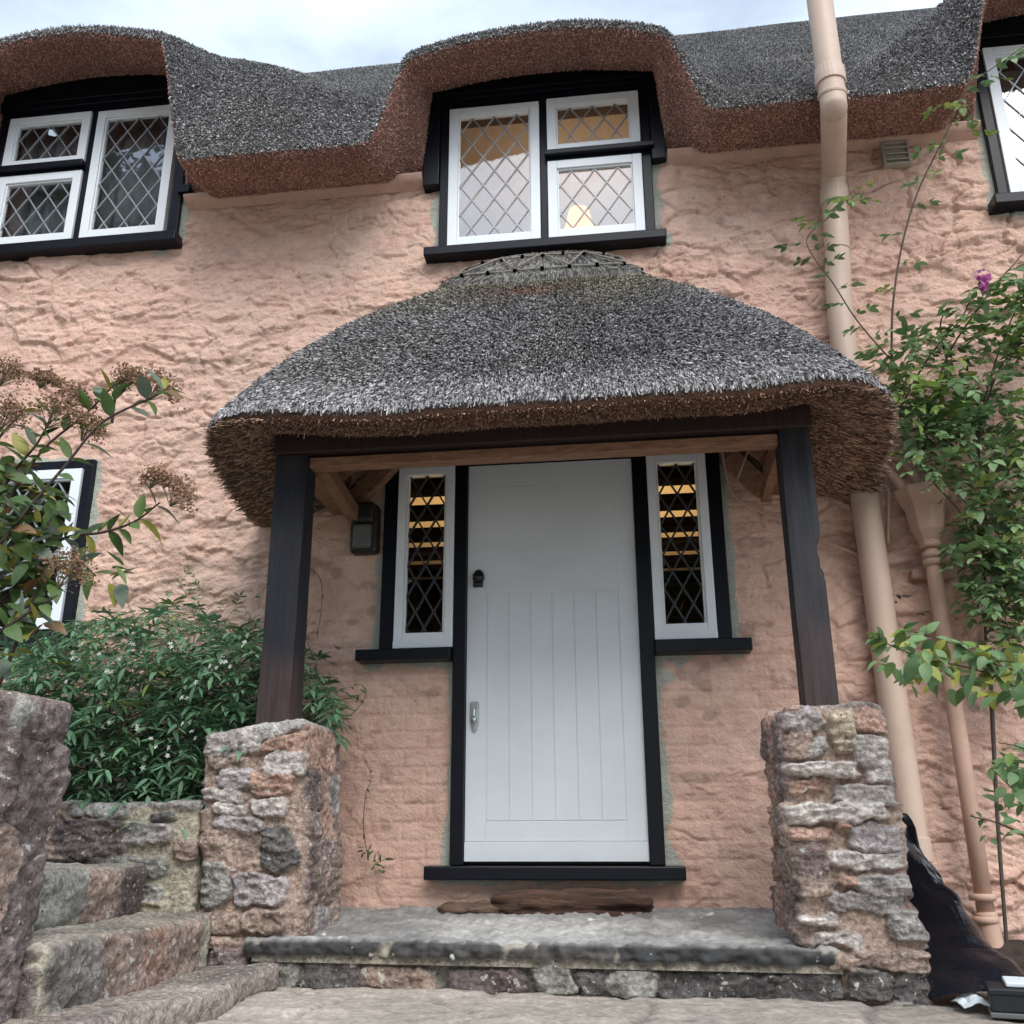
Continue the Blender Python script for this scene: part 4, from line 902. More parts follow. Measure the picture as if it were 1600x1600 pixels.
# ------------------------------------------------------------------ small things on the ground
def driftwood(name, p0, p1, wy, hz, seed, label, cat, colr):
    n, k = 60, 20; V = []; C = []
    for i in range(n):
        t = i/(n-1); e = (min(t, 1-t)*9); e = min(1, e)**.5
        for j in range(k):
            a = 2*math.pi*j/k; ca, sa = math.cos(a), math.sin(a)
            nn = float(fbm(np.array([t*5+seed]), np.array([ca*1.6]), np.array([sa*1.6]), 4, seed)[0]); n2 = float(fbm(np.array([t*3]), np.array([ca*4.]), np.array([sa*4.]), 3, seed+7)[0])
            rr = (.35+.65*e)*(1+.5*nn+.45*n2)
            V.append((p0[0]+(p1[0]-p0[0])*t+.02*nn, p0[1]+(p1[1]-p0[1])*t+wy*rr*ca, p0[2]+(p1[2]-p0[2])*t+hz*rr*math.copysign(abs(sa)**.8, sa)))
            C.append(np.array(colr)*(1+.9*n2))
    m = MB(); m.add(V, [(i*k+j, i*k+(j+1) % k, (i+1)*k+(j+1) % k, (i+1)*k+j) for i in range(n-1) for j in range(k)], None, np.clip(np.array(C), .01, 1))
    o = m.build(name, 'drift', None, True); return setp(o, label, cat)
driftwood('driftwood', (-.69, -.17, .252), (.03, -.20, .256), .075, .046, 5, 'long rotten brown log lying on the step below the door', 'driftwood', (.075, .042, .028))
driftwood('bark_strip', (-.60, -.21, .208), (.02, -.23, .206), .06, .016, 9, 'thin dark strip of bark under the brown log', 'bark', (.06, .028, .02))
driftwood('flat_stone', (-.925, -.19, .218), (-.60, -.18, .218), .06, .032, 14, 'flat brown stone at the left end of the log on the step', 'stone', (.13, .085, .06))
# black polythene sheet behind the right pier
nu, nv = 17, 10; Lf = smooth_path([(.95, -.45, .64), (.93, -.50, .46), (.95, -.58, .30), (.93, -.78, .12), (.90, -1.02, .01)], 12); Rf = smooth_path([at(1410, 1290, -.42), at(1460, 1395, -.48), at(1505, 1462, -.60), at(1552, 1508, -.78), at(1590, 1562, -.98)], 12)
tq = np.linspace(0, 1, nu); li = np.stack([np.interp(tq*(len(Lf)-1), np.arange(len(Lf)), Lf[:, k]) for k in range(3)], 1); ri = np.stack([np.interp(tq*(len(Rf)-1), np.arange(len(Rf)), Rf[:, k]) for k in range(3)], 1)
sv = np.linspace(0, 1, nv)[None, :, None]; Gs = li[:, None]*(1-sv)+ri[:, None]*sv
uu, vv = np.meshgrid(tq, np.linspace(0, 1, nv), indexing='ij'); jr = np.random.RandomState(12)
n1 = fbm(uu*4+vv*2, vv*3-uu*2, uu*0, 3, 301); edge = np.sin(np.clip(vv, 0, 1)*math.pi)**.5
off = np.sin(vv*math.pi)*(.09+.14*uu)+.06*n1*edge+.022*np.abs(np.sin(vv*11+uu*5+4*n1))*edge+.020*np.abs(np.sin(uu*13-vv*6+5*n1))*edge+.030*jr.normal(size=uu.shape)*edge
Gs = Gs+np.stack([.35*off, -.85*off, .25*off], -1); Gs[..., 2] = np.maximum(Gs[..., 2], .006)
o = npm('plastic_sheet', Gs.reshape(-1, 3), grid_faces(nu, nv), 'plastic', None, None, False, solid=.003); ss = o.modifiers.new('sub', 'SUBSURF'); ss.levels = 1; ss.render_levels = 1; setp(o, 'crumpled shiny black plastic sheet slumped against the right stone pier', 'plastic sheet')
bxo = thing('plastic_tray', (1.17, -1.16, 0), 'black plastic tray with a white lid at the bottom right corner', 'tray')
def rotz(m, a, c):
    ca, sa = math.cos(a), math.sin(a)
    for V in m.V:
        x, y = V[:, 0]-c[0], V[:, 1]-c[1]; V[:, 0], V[:, 1] = c[0]+x*ca-y*sa, c[1]+x*sa+y*ca
    return m
b0 = atz(1552, 1592, 0.0)
m = MB(); m.box(b0[0], b0[0]+.26, b0[1], b0[1]+.16, .018, .080); m.box(b0[0]-.004, b0[0]+.264, b0[1]-.004, b0[1]+.164, .066, .086); rotz(m, -.25, b0); m.build('tray_body', 'blackbox', bxo, bevel=.005)
m = MB(); m.box(b0[0]-.006, b0[0]+.266, b0[1]-.006, b0[1]+.166, .003, .018); rotz(m, -.25, b0); m.build('tray_base', 'lens', bxo, bevel=.003)
m = MB(); m.box(b0[0]+.05, b0[0]+.28, b0[1]+.02, b0[1]+.17, .088, .102); rotz(m, -.25, b0); m.build('lid', 'cloth', bxo, bevel=.004)
c0 = atz(1530, 1580, .0); nu, nv = 40, 40; u, v_ = np.meshgrid(np.linspace(-1, 1, nu), np.linspace(-1, 1, nv), indexing='ij')
rad = np.sqrt(u*u+v_*v_); hgt = .05*np.exp(-(u*1.3)**2-(v_*1.1)**2)*(1+.45*fbm(u*2.0, v_*2.5, u*0, 3, 401))+.008
outl = 1+.25*fbm(u*1.6, v_*1.6, u*0+2, 2, 403)
o = npm('rag', np.stack([c0[0]+u*.055*outl, c0[1]+.05+v_*.075*outl, np.maximum(.006, hgt)], -1).reshape(-1, 3), grid_faces(nu, nv), 'cloth', None, None, True, solid=.004); setp(o, 'crumpled white rag on the paving beside the black tray', 'rag')

# ------------------------------------------------------------------ plants
def leaf_shape(w, fold=.25, curl=.35, n=5, tipp=1.0):
    """unit leaf along +x, width w; (verts, quads, tris)"""
    V = []; ts = np.linspace(0, 1, n+1)
    for t in ts:
        hw = w*.5*(math.sin(math.pi*min(1, t**.8))**.85 if 0 < t < 1 else 0.0)
        z = -curl*t*t*.5
        V += [(t, -hw, z+fold*hw), (t, 0, z), (t, hw, z+fold*hw)]
    F4 = []
    for i in range(n):
        a = i*3; F4 += [(a, a+3, a+4, a+1), (a+1, a+4, a+5, a+2)]
    return np.array(V), np.array(F4)
class Plant:
    def __init__(s): s.lv = []; s.st = MB(); s.has = False
    def stem(s, P, r0, r1, c, k=5):
        P = np.asarray(P); s.st.tube(P, np.linspace(r0, r1, len(P)), k, c); s.has = True
    def leaf(s, p, d, up, ln, kind, c):
        s.lv.append((np.asarray(p, float), np.asarray(d, float), np.asarray(up, float), ln, kind, c))
    def build(s, root, shapes, stem_col=None):
        V, Fq, C = [], [], []; off = 0
        for k, (sv_, sf) in enumerate([q for sh3 in shapes for q in sh3]):
            L_ = [l for l in s.lv if l[4] == k//3][k % 3::3]
            if not L_: continue
            p = np.array([l[0] for l in L_]); d = np.array([l[1] for l in L_]); d /= np.linalg.norm(d, axis=1)[:, None]
            u = np.array([l[2] for l in L_]); sd = np.cross(u, d); sd /= np.maximum(1e-6, np.linalg.norm(sd, axis=1))[:, None]; u = np.cross(d, sd)
            ln = np.array([l[3] for l in L_])[:, None, None]; c = np.array([l[5] for l in L_])
            VV = p[:, None]+ln*(d[:, None]*sv_[None, :, 0:1]+sd[:, None]*sv_[None, :, 1:2]+u[:, None]*sv_[None, :, 2:3])
            n, q = len(L_), len(sv_); V.append(VV.reshape(-1, 3)); Fq.append((sf[None]+np.arange(n)[:, None, None]*q).reshape(-1, 4)+off); off += n*q; C.append(np.repeat(c, q, 0))
        npm('foliage', np.vstack(V), np.vstack(Fq), 'leaf', root, np.vstack(C), True)
        if s.has: s.st.build('stem', 'bark', root, True)
rnd = np.random.RandomState(99)
def uv3():
    v = rnd.normal(size=3); return v/np.linalg.norm(v)
G1, G2, G3 = np.array([.045, .095, .035]), np.array([.075, .15, .05]), np.array([.16, .25, .06])
def green(a=0.0, yel=0.08, base=(G1, G2)):
    t = rnd.rand(); c = base[0]*(1-t)+base[1]*t
    if rnd.rand() < yel: c = c*.3+np.array([.24, .27, .05])*.7
    return c*(.75+.5*rnd.rand())
def poly_pts(poly, n):
    poly = np.array(poly, float); lo, hi = poly.min(0), poly.max(0); o = []
    while len(o) < n:
        x, y = lo+(hi-lo)*rnd.rand(2); ins = False; j = len(poly)-1
        for i in range(len(poly)):
            xi, yi = poly[i]; xj, yj = poly[j]
            if (yi > y) != (yj > y) and x < (xj-xi)*(y-yi)/(yj-yi)+xi: ins = not ins
            j = i
        if ins: o.append((x, y))
    return o
def pinnate(pl, p, d, ln, nl, lf, kind, colf, droop=.3, rcol=(.07, .10, .04)):
    """compound leaf: a rachis with nl pairs of leaflets and an end leaflet"""
    d = np.asarray(d, float)/np.linalg.norm(d); side = np.cross(d, [0, 0, 1.0]); 
    if np.linalg.norm(side) < .1: side = np.array([1.0, 0, 0])
    side /= np.linalg.norm(side); up = np.cross(side, d); base = colf()
    P = [np.asarray(p)+d*ln*t+np.array([0, 0, -droop*ln*t*t]) for t in (0, .35, .7, 1)]
    pl.stem(P, .0014, .0009, rcol, 3)
    for k in range(nl):
        t = .3+.62*k/max(1, nl-1) if nl > 1 else .5
        q = np.asarray(p)+d*ln*t+np.array([0, 0, -droop*ln*t*t])
        for sg in (-1, 1):
            pl.leaf(q, side*sg*.85+d*.55+up*rnd.normal()*.15+np.array([0, 0, -.15]), up+uv3()*.25, lf*(.75+.4*rnd.rand()), kind, base*(.85+.3*rnd.rand()))
    pl.leaf(P[-1], d+np.array([0, 0, -.3]), up+uv3()*.2, lf*(1+.3*rnd.rand()), kind, base*(.9+.2*rnd.rand()))
def three(w): return [leaf_shape(w, .3, .35, 6), leaf_shape(w*1.12, .12, .9, 6), leaf_shape(w*.86, .55, -.25, 6)]
lance = three(.24); oval = three(.56); broad = three(.46)

# jasmine bush in the raised bed
js = thing('jasmine_bush', (-2.1, -.5, .56), 'dense dark green jasmine bush with tiny white flowers behind the low wall', 'bush')
pl = Plant(); JG = (np.array([.07, .16, .085]), np.array([.19, .34, .18]))
env = [(15, 1020), (60, 985), (130, 972), (200, 955), (260, 940), (330, 965), (390, 985), (410, 950), (440, 985), (500, 1030), (540, 1110), (520, 1150), (470, 1150), (420, 1200), (340, 1260), (90, 1260), (30, 1090)]
for (px, py) in poly_pts(env, 1500):
    y = -.74+.66*rnd.rand()**1.0; 
    if px > 400: y = -.45+.4*rnd.rand()
    p = at(px, py, y); 
    if p[2] < .6: continue
    d = np.array([rnd.normal()*.7, -.75-.3*rnd.rand(), -.1+rnd.normal()*.5])
    pinnate(pl, p, d, .10+.06*rnd.rand(), 3, .068, 0, lambda: green(0, .03, JG), .5, (.03, .06, .03))
for (px, py) in poly_pts([(200, 965), (290, 890), (330, 930), (400, 930), (420, 960), (300, 980)], 22):
    p = at(px, py, -.3); pinnate(pl, p, uv3()+np.array([0, -.3, .6]), .08, 2, .04, 0, lambda: green(0, .1, JG), .2)
for k in range(26):
    a = at(rnd.uniform(150, 430), rnd.uniform(1020, 1080), rnd.uniform(-.5, -.1)); b = a+np.array([rnd.normal()*.16, rnd.normal()*.04, .12+.30*rnd.rand()]); mid = (a+b)/2+uv3()*.04
    pl.stem(smooth_path([a, mid, b], 4), .0025, .0012, (.09, .075, .05), 4)
for k in range(14):
    a = np.array([rnd.uniform(-2.6, -1.6), rnd.uniform(-.6, -.3), .55]); b = a+np.array([rnd.normal()*.25, -.15, .6]); pl.stem(smooth_path([a, (a+b)/2+uv3()*.05, b], 5), .006, .003, (.05, .05, .03), 5)
pl.build(js, [lance, oval])
def flowers(root, pts, size, col, npet=5, name='flower'):
    for p in pts:
        m = MB()
        nrm_ = np.array([rnd.normal()*.4, -1, rnd.normal()*.4+.2]); nrm_ /= np.linalg.norm(nrm_); a = np.cross(nrm_, [0, 0, 1]); a /= np.linalg.norm(a); b = np.cross(nrm_, a)
        for k in range(npet):
            t = 2*math.pi*k/npet+rnd.rand()*.3; d = a*math.cos(t)+b*math.sin(t); s_ = np.cross(nrm_, d); z = size*(.8+.4*rnd.rand())
            m.add([p, p+d*z*.5+s_*z*.25+nrm_*z*.1, p+d*z, p+d*z*.5-s_*z*.25+nrm_*z*.1], [(0, 1, 2, 3)], None, np.array(col)*(.85+.2*rnd.rand()))
        m.build(name, 'petal', root)
fl = []
for (px, py) in [(55, 1060), (145, 1022), (165, 1040), (182, 1031), (172, 1050), (262, 1012), (350, 1025), (345, 1040), (358, 1045), (330, 1045), (310, 1070), (165, 1133), (217, 1136), (295, 1130), (222, 1195), (262, 1175), (300, 1150), (240, 1160), (120, 1030), (98, 1075), (115, 1020), (155, 1180), (283, 1085), (205, 1005), (385, 1005)]:
    for k in range(2): fl.append(at(px+rnd.normal()*5, py+rnd.normal()*5, -.82+.02*rnd.rand()))
flowers(js, fl, .013, (.80, .82, .74))

# big-leaved shrub at the left edge, brown flower heads
sh = thing('spiraea_shrub', (-2.6, -1.75, .4), 'broad leaved shrub with yellowing leaves and brown faded flower heads at the left edge', 'shrub')
pl = Plant(); SG = (np.array([.055, .105, .030]), np.array([.12, .19, .055])); YS = -1.75
def sgreen():
    t = rnd.rand(); c = SG[0]*(1-t)+SG[1]*t; q = rnd.rand()
    if q < .13: c = np.array([.27, .25, .05])
    elif q < .20: c = np.array([.17, .10, .05])
    elif q < .36: c = np.array([.13, .17, .12])
    return c*(.75+.5*rnd.rand())
bk = (.045, .03, .025)
branches = [[(-40, 880), (20, 770), (70, 700), (130, 650), (180, 600)], [(0, 850), (40, 800), (100, 730), (160, 660), (240, 620), (262, 606)], [(60, 860), (110, 838), (160, 832), (210, 815), (250, 785)], [(175, 660), (180, 620), (184, 590)], [(-20, 940), (60, 900), (120, 880), (150, 900)], [(-30, 720), (10, 670), (40, 640)], [(-20, 1000), (40, 960), (90, 930)], [(-30, 820), (20, 740), (60, 690), (85, 640)]]
for bi, br in enumerate(branches):
    yb = YS+.22*rnd.normal()*.6; P = smooth_path([at(px, py, yb+.02*k) for k, (px, py) in enumerate(br)], 6); pl.stem(P, .0065, .003, bk, 6)
    for k in range(3, len(P), 2):
        for sg in (-1, 1):
            if rnd.rand() < .75:
                t = P[k]-P[k-1]; t /= np.linalg.norm(t); d = t*.5+np.array([sg*.7*t[2], rnd.normal()*.5-.2, -sg*.7*t[0]])+np.array([0, 0, -.1]); pl.leaf(P[k], d, np.array([0, -.35, 1.0])+uv3()*.5, .07+.04*rnd.rand(), 0, sgreen())
for (px, py) in poly_pts([(-60, 740), (30, 710), (70, 740), (105, 800), (80, 870), (90, 930), (60, 960), (10, 980), (-60, 1000)], 300):
    p = at(px, py, YS+.35*(rnd.rand()-.35)); pl.leaf(p, np.array([rnd.normal()*.8+.3, -.4+.5*rnd.normal(), -.25+.5*rnd.normal()]), np.array([0, -.45, .9])+uv3()*.5, .068+.045*rnd.rand(), 0, sgreen())
for (px, py) in [(165, 905), (60, 985), (30, 960), (0, 930), (175, 890), (40, 1000), (20, 1030)]:
    for k in range(4):
        p = at(px+rnd.normal()*14, py+rnd.normal()*12, YS+.1*rnd.normal()); pl.leaf(p, uv3()+np.array([.3, -.5, -.2]), np.array([0, -.4, 1])+uv3()*.5, .07+.04*rnd.rand(), 0, sgreen())
for (px, py) in [(15, 1050), (60, 1040), (-20, 1020)]:
    p0 = np.array([-2.55+rnd.normal()*.15, -1.7, .3]); pl.stem(smooth_path([p0, (p0+at(px, py-120, YS))/2+uv3()*.04, at(px, py-120, YS)], 6), .010, .006, bk, 6)
pl.build(sh, [broad])
def flower_head(root, px, py, wpx, hpx, rot, y, colr, n=420):
    m = MB(); c = at(px, py, y); w_ = np.linalg.norm(at(px+wpx/2, py, y)-c); h_ = np.linalg.norm(at(px, py+hpx/2, y)-c); ca, sa = math.cos(rot), math.sin(rot); base = c+np.array([-w_*.5*ca, 0, -h_*1.4-w_*.15])
    for k in range(n):
        u, v = rnd.uniform(-1, 1), rnd.normal()*.45; q = rnd.normal()*.55
        x, z = u*w_*(1+.25*rnd.normal()), (v*.75-.8*u*u+.4+.5*math.sin(u*9+px))*h_; p = c+np.array([x*ca+z*sa, q*w_*.7, -x*sa+z*ca])
        s_ = .0048*(.7+.7*rnd.rand()); d = uv3()*s_; e = uv3()*s_; f = np.cross(d, e)/s_
        m.add([p+d, p+e, p-d, p-e, p+f, p-f], None, [(0, 1, 4), (1, 2, 4), (2, 3, 4), (3, 0, 4), (1, 0, 5), (2, 1, 5), (3, 2, 5), (0, 3, 5)], np.array(colr)*(.6+.8*rnd.rand()))
        if k % 13 == 0: m.tube([p, p*.5+base*.5+np.array([0, 0, .006]), base], .0009, 3, (.10, .085, .045), cap=False)
    return m.build('flower_head', 'bark', root)
for a in [(205, 590, 50, 26, .35, YS), (250, 600, 70, 28, .6, YS+.03), (95, 640, 80, 32, .45, YS-.05), (140, 665, 50, 28, .7, YS-.02), (75, 592, 46, 16, .3, YS), (120, 618, 60, 20, .6, YS+.02), (14, 580, 46, 28, .3, YS), (280, 765, 64, 30, .75, YS), (245, 745, 40, 22, .3, YS), (110, 885, 60, 42, .2, YS-.1), (15, 645, 50, 36, .4, YS)]:
    flower_head(sh, *a, colr=(.25, .145, .085))

# climbing rose on the right of the wall
ro = thing('climbing_rose', (1.75, -.25, .05), 'climbing rose trained up the right of the wall with one pink flower', 'climbing rose')
pl = Plant(); RG = (np.array([.085, .165, .065]), np.array([.19, .29, .12])); RY = (np.array([.13, .21, .05]), np.array([.20, .29, .07]))
def cane(pts, y0, y1, r0=.006, r1=.0022, lf=.05, every=4, pal=RG, skip=0, lnn=.10, c=(.075, .06, .04), pairs=2):
    n = len(pts); P = smooth_path([at(px, py, y0+(y1-y0)*k/(n-1)) for k, (px, py) in enumerate(pts)], 8); pl.stem(P, r0, r1, c, 6)
    for k in range(skip+2, len(P), every):
        t = P[k]-P[k-1]; t /= np.linalg.norm(t); sg = 1 if (k//every) % 2 else -1
        d = t*.35+np.array([sg*.9*abs(t[2])+rnd.normal()*.2, -.45+.2*rnd.normal(), -.15+sg*.4*abs(t[0])])
        pinnate(pl, P[k], d, lnn*(.8+.4*rnd.rand()), pairs, lf, 1, lambda: green(0, .04, pal), .35)
    return P
cane([(1400, 570), (1372, 540), (1335, 495), (1300, 440), (1270, 400), (1262, 370), (1300, 335), (1325, 305)], -.42, -.36, .0045, .0018, .046, 3, RG, 2)
cane([(1325, 305), (1335, 300), (1345, 318)], -.36, -.36, .0018, .001, .034, 4, RY)
cane([(1393, 560), (1395, 480), (1408, 390), (1432, 305), (1465, 235), (1490, 185), (1515, 135), (1560, 100), (1610, 65)], -.40, -.62, .006, .002, .048, 4, RG, 0, .11)
for (px, py) in [(1475, 165), (1495, 155), (1480, 225), (1510, 205), (1545, 120), (1585, 75), (1460, 270), (1250, 350), (1310, 320), (1280, 345)]:
    p = at(px, py, -.5); pinnate(pl, p, np.array([rnd.normal(), -.6, -.2+rnd.normal()*.3]), .09, 2, .048, 1, lambda: green(0, 0, RY), .4)
for c_ in ([(1540, 1000), (1535, 860), (1500, 800), (1440, 730), (1400, 640)], [(1440, 720), (1475, 570), (1530, 480), (1560, 440), (1600, 395)], [(1545, 850), (1530, 700), (1545, 600), (1580, 500), (1612, 440)], [(1400, 650), (1450, 560), (1500, 500), (1515, 470)], [(1560, 900), (1600, 780), (1620, 700)], [(1520, 700), (1560, 580), (1610, 520)], [(1500, 640), (1470, 520), (1480, 480)]):
    cane(c_, -.18, -.34, .006, .0025, .05, 6, RG)
for poly, n, pal, yr in (([(1365, 560), (1420, 520), (1480, 500), (1540, 470), (1680, 420), (1680, 560), (1560, 640), (1500, 700), (1410, 700), (1370, 620)], 235, RG, (-.44, -.10)),
                         ([(1480, 480), (1520, 440), (1600, 400), (1610, 520), (1540, 540)], 26, RG, (-.45, -.2)),
                         ([(1400, 620), (1500, 640), (1680, 640), (1680, 780), (1530, 800), (1470, 760), (1420, 720)], 255, RG, (-.42, -.08)),
                         ([(1490, 820), (1560, 790), (1610, 800), (1610, 1020), (1540, 1000), (1500, 900)], 235, RG, (-.40, -.06)),
                         ([(1370, 560), (1480, 560), (1480, 640), (1400, 640)], 22, RY, (-.45, -.35)), ([(1570, 420), (1610, 420), (1610, 700), (1575, 700)], 16, RY, (-.45, -.3))):
    for (px, py) in poly_pts(poly, n):
        p = at(px, py, rnd.uniform(*yr)); pinnate(pl, p, np.array([rnd.normal()*.9, -.6, -.1+rnd.normal()*.5]), .085+.03*rnd.rand(), 2, .038+.026*rnd.rand(), 1, lambda: green(0, .08, pal), .4)
for (px, py) in [(1385, 930), (1400, 940), (1432, 960), (1420, 935)]:
    pinnate(pl, at(px, py, -.08), np.array([rnd.normal(), -.4, .1]), .05, 2, .03, 1, lambda: green(0, 0, (np.array([.05, .07, .05]), np.array([.07, .09, .06]))), .2)
pl.stem(smooth_path([at(1545, 1010, -.10), at(1552, 1150, -.10), at(1560, 1300, -.12), at(1575, 1500, -.14)], 6), .011, .008, (.06, .05, .04), 8)
pl.build(ro, [lance, oval])
m = MB(); c0 = at(1533, 440, -.48)
for k in range(42):
    z = rnd.uniform(-.060, .055); d = np.array([rnd.normal(), -.6+rnd.normal()*.6, -.3+.4*rnd.rand()]); d /= np.linalg.norm(d); p = c0+np.array([rnd.normal()*.010, rnd.normal()*.010, z]); s_ = np.cross(d, uv3()); s_ /= np.linalg.norm(s_); ln = .036*(1-.4*(z/.06)**2)
    nr_ = np.cross(d, s_); m.add([p, p+d*ln*.45+s_*ln*.4+nr_*ln*.12, p+d*ln+nr_*ln*.25, p+d*ln*.45-s_*ln*.4+nr_*ln*.12], [(0, 1, 2, 3)], None, np.array([.52, .13, .38])*(.6+.7*rnd.rand())+np.array([0, .08, .04])*max(0, z/.05))
m.build('flower', 'petal', ro)

# leafy branch reaching in from the right, and the low one under it
bq = thing('leafy_branch', (1.6, -1.45, .9), 'spray of green and yellow leaves reaching in from the right across the pipes', 'shrub')
pl = Plant()
def bgreen():
    q = rnd.rand(); c = RG[0]*(1-q)+RG[1]*q
    if rnd.rand() < .25: c = np.array([.26, .27, .05])*(.7+.5*rnd.rand())
    elif rnd.rand() < .25: c = RY[0]
    return c*(.8+.4*rnd.rand())
for c_ in ([(1640, 1130), (1580, 1070), (1520, 1045), (1450, 1030), (1385, 1005), (1372, 985)], [(1640, 1060), (1560, 1040), (1500, 1010), (1440, 990), (1410, 985)], [(1630, 1100), (1590, 1040), (1540, 1030)]):
    P = smooth_path([at(px, py, -1.35-.15*rnd.rand()) for (px, py) in c_], 8); pl.stem(P, .004, .0018, (.07, .06, .035), 5)
    for k in range(3, len(P), 2):
        for q in range(2):
            d = np.array([rnd.normal()*.6-.3, -.4+rnd.normal()*.5, -.35+rnd.normal()*.7]); pl.leaf(P[k]+uv3()*.008, d, np.array([0, -.4, 1])+uv3()*.5, .045+.03*rnd.rand(), 0, bgreen())
for (px, py) in poly_pts([(1355, 1005), (1400, 985), (1470, 1000), (1560, 1010), (1610, 1020), (1610, 1100), (1540, 1085), (1470, 1075), (1390, 1070)], 130):
    pl.leaf(at(px, py, -1.40+.16*rnd.normal()), np.array([rnd.normal()*.6-.2, -.4+.4*rnd.normal(), -.45+.5*rnd.normal()]), np.array([0, -.4, 1])+uv3()*.5, .045+.03*rnd.rand(), 0, bgreen())
gb = np.array([1.62, -1.30, -.01])
for e in ((1640, 1130), (1640, 1060), (1630, 1100)):
    q = at(*e, -1.42); pl.stem(smooth_path([gb+uv3()*.02*np.array([1, 1, 0]), (gb*.5+q*.5)+np.array([.10, .02, -.05]), q], 6), .008, .004, (.07, .06, .035), 6)
pl.build(bq, [oval])
bq = thing('leafy_branch', (1.75, -1.2, .3), 'dark green rounded leaves at the lower right edge in front of the downpipe', 'shrub')
pl = Plant()
for c_ in ([(1640, 1280), (1580, 1230), (1550, 1200)], [(1640, 1330), (1570, 1290), (1515, 1275)], [(1640, 1200), (1600, 1170), (1560, 1160)]):
    P = smooth_path([at(px, py, -1.15) for (px, py) in c_], 8); pl.stem(P, .004, .0016, (.06, .05, .03), 5)
for (px, py) in poly_pts([(1545, 1190), (1575, 1165), (1620, 1150), (1640, 1330), (1590, 1310), (1560, 1290), (1550, 1240)], 95):
    pl.leaf(at(px, py, -1.15+.14*rnd.normal()), np.array([rnd.normal()*.6-.2, -.4+.4*rnd.normal(), -.35+.5*rnd.normal()]), np.array([0, -.4, 1])+uv3()*.5, .045+.025*rnd.rand(), 0, green(0, .1, RG) if py > 1185 else bgreen()*1.2)
for (px, py) in [(1515, 1272), (1525, 1268), (1535, 1280), (1545, 1290), (1550, 1310), (1540, 1305), (1555, 1300)]:
    pl.leaf(at(px, py, -1.15), np.array([rnd.normal()*.6, -.5, -.4]), np.array([0, -.4, 1])+uv3()*.5, .032, 0, green(0, 0, RG))
gb = np.array([1.55, -1.0, -.01])
for e in ((1640, 1280), (1640, 1330), (1640, 1200)):
    q = at(*e, -1.15); pl.stem(smooth_path([gb+uv3()*.02*np.array([1, 1, 0]), (gb*.5+q*.5)+np.array([.06, 0, -.03]), q], 6), .007, .004, (.06, .05, .03), 6)
pl.build(bq, [oval])
# ivy-like vine on the wall beside the left pier
vi = thing('wall_vine', (-1.25, -.1, .3), 'thin straggling vine on the pink wall beside the left pier', 'vine')
pl = Plant(); VG = (np.array([.035, .075, .03]), np.array([.075, .14, .045]))
for c_, lf in (([(575, 1340), (568, 1290), (572, 1240), (580, 1215), (568, 1180)], .03), ([(500, 1090), (540, 1120), (570, 1090), (565, 1070), (545, 1075)], .03), ([(470, 880), (498, 900), (503, 940), (495, 1000)], .028), ([(490, 1030), (478, 990), (486, 960)], .025), ([(455, 1000), (490, 1020), (525, 1040)], .03)):
    P = smooth_path([at(px, py, -.06) for (px, py) in c_], 8); pl.stem(P, .0022, .0012, (.07, .055, .035), 4)
    for k in range(2, len(P), 4): pl.leaf(P[k], uv3()+np.array([0, -.4, -.3]), np.array([0, -1, .4])+uv3()*.3, lf*(.8+.5*rnd.rand()), 0, green(0, .05, VG))
for (px, py) in [(580, 1335), (572, 1328), (590, 1340), (596, 1352), (570, 1335), (600, 1345), (585, 1347), (520, 1015), (535, 1100), (556, 1096), (500, 1050), (480, 1060), (510, 1080), (470, 1040)]:
    for k in range(3): pl.leaf(at(px+rnd.normal()*5, py+rnd.normal()*5, -.07), uv3()+np.array([0, -.5, -.2]), np.array([0, -1, .4])+uv3()*.4, .03+.02*rnd.rand(), 0, green(0, .05, VG))
pl.build(vi, [lance])
# house plant behind the right sidelight
hpn = thing('house_plant', (.20, .28, 1.42), 'dark leafy house plant standing inside the narrow window right of the door', 'house plant')
pl = Plant()
for k in range(70): pl.leaf(np.array([.20, .28, 1.60])+rnd.normal(size=3)*np.array([.05, .04, .06]), uv3()+np.array([0, -.2, .3]), uv3()+np.array([0, 0, 1]), .05+.03*rnd.rand(), 0, np.array([.03, .055, .03])*(.6+.8*rnd.rand()))
pl.stem([(.20, .28, 1.46), (.2, .28, 1.6)], .01, .006, bk); pl.build(hpn, [oval])
m = MB(); m.lathe((.20, .28, 1.36), [(.04, 0), (.055, .11), (.058, .115), (.05, .12)], 16, (.16, .07, .04)); m.build('plant_pot', 'bark', hpn, True)

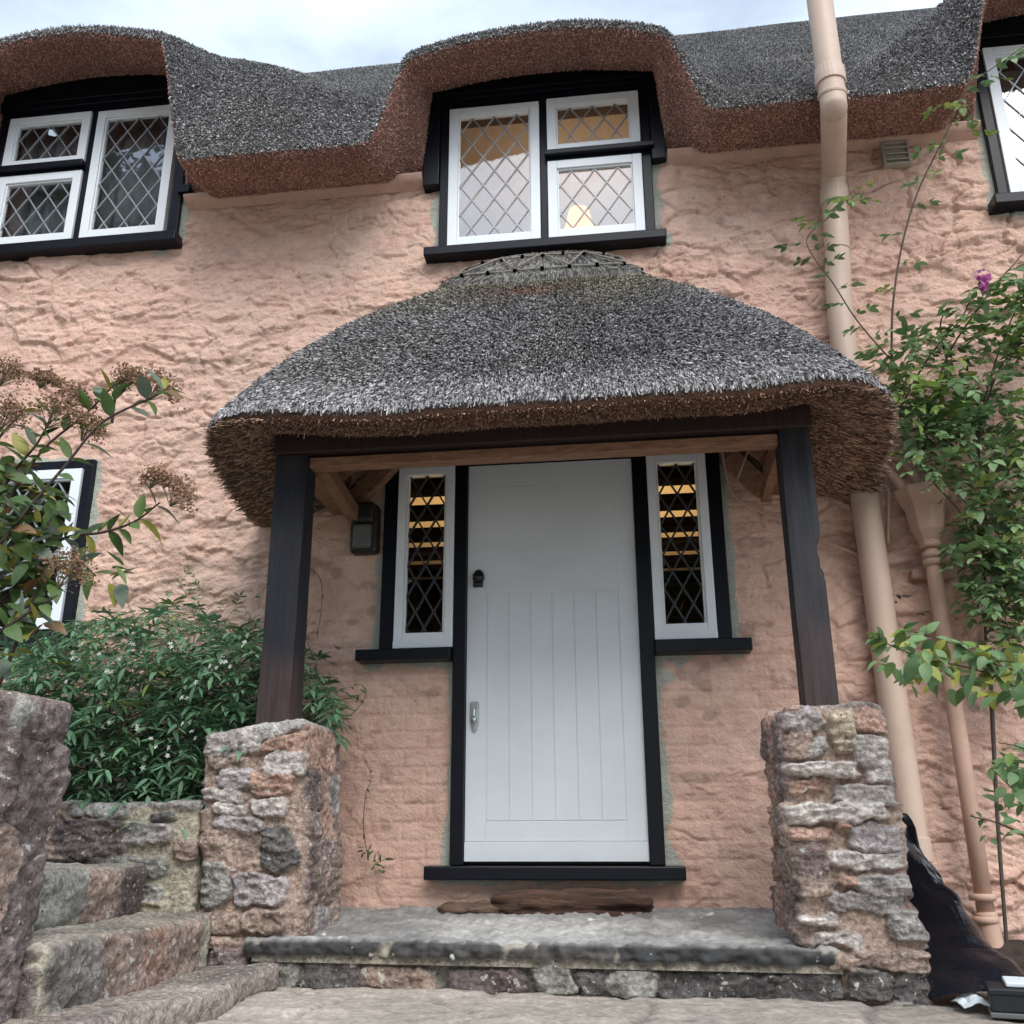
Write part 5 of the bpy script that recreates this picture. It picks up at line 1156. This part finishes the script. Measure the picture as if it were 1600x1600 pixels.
# ------------------------------------------------------------------ trees behind the camera: the oak shows in the panes, the garden trees are added to block low sky
def tree(name, base, ht, cr_, n, lf, label, cat, seed):
    t = thing(name, base, label, cat); rs = np.random.RandomState(seed); m = MB(); b = np.array(base, float)
    m.tube(smooth_path([b, b+np.array([.2, .1, ht*.3]), b+np.array([0, 0, ht*.65])], 5), np.linspace(ht*.028, ht*.008, 11), 8, (.06, .05, .04))
    cs = []
    for k in range(16):
        d = rs.normal(size=3); d /= np.linalg.norm(d); c = b+np.array([0, 0, ht-cr_[2]])+d*np.array(cr_)*.62; cs.append(c)
        m.tube(smooth_path([b+np.array([0, 0, ht*.35]), (b+np.array([0, 0, ht*.5])+c)/2, c], 4), np.linspace(ht*.010, ht*.002, 9), 5, (.06, .05, .04))
    m.build('trunk', 'bark', t, True)
    q = np.array(cs)[rs.randint(0, 16, n)]; g = rs.normal(size=(n, 3)); g /= np.linalg.norm(g, axis=1)[:, None]; P = q+g*(rs.rand(n, 1)**.5)*np.array(cr_)*.45
    a = rs.normal(size=(n, 3)); a /= np.linalg.norm(a, axis=1)[:, None]; c = np.cross(a, rs.normal(size=(n, 3))); c /= np.linalg.norm(c, axis=1)[:, None]
    s_ = lf*(.6+.8*rs.rand(n, 1)); V = np.stack([P-a*s_, P+c*s_*.5, P+a*s_, P-c*s_*.5], 1).reshape(-1, 3)
    colr = np.array([.035, .06, .02])*(.5+1.0*rs.rand(n, 1)); npm('crown', V, np.arange(4*n).reshape(-1, 4), 'leaf', t, np.repeat(colr, 4, 0))
tree('oak_tree', (-13.0, -14.5, 0), 17.5, (5.2, 4.5, 5.8), 26000, .20, 'tall broad leafy tree reflected darkly in the upper left window', 'tree', 1)
tree('unseen_garden_tree', (-4.5, -14, 0), 9.0, (4.6, 3.0, 4.0), 12000, .20, 'rounded garden tree unseen behind the camera on the left, added to block low sky light', 'tree', 2)
tree('unseen_garden_tree', (3.8, -14, 0), 8.5, (4.6, 3.0, 3.9), 12000, .20, 'rounded garden tree unseen behind the camera on the right, added to block low sky light', 'tree', 3)
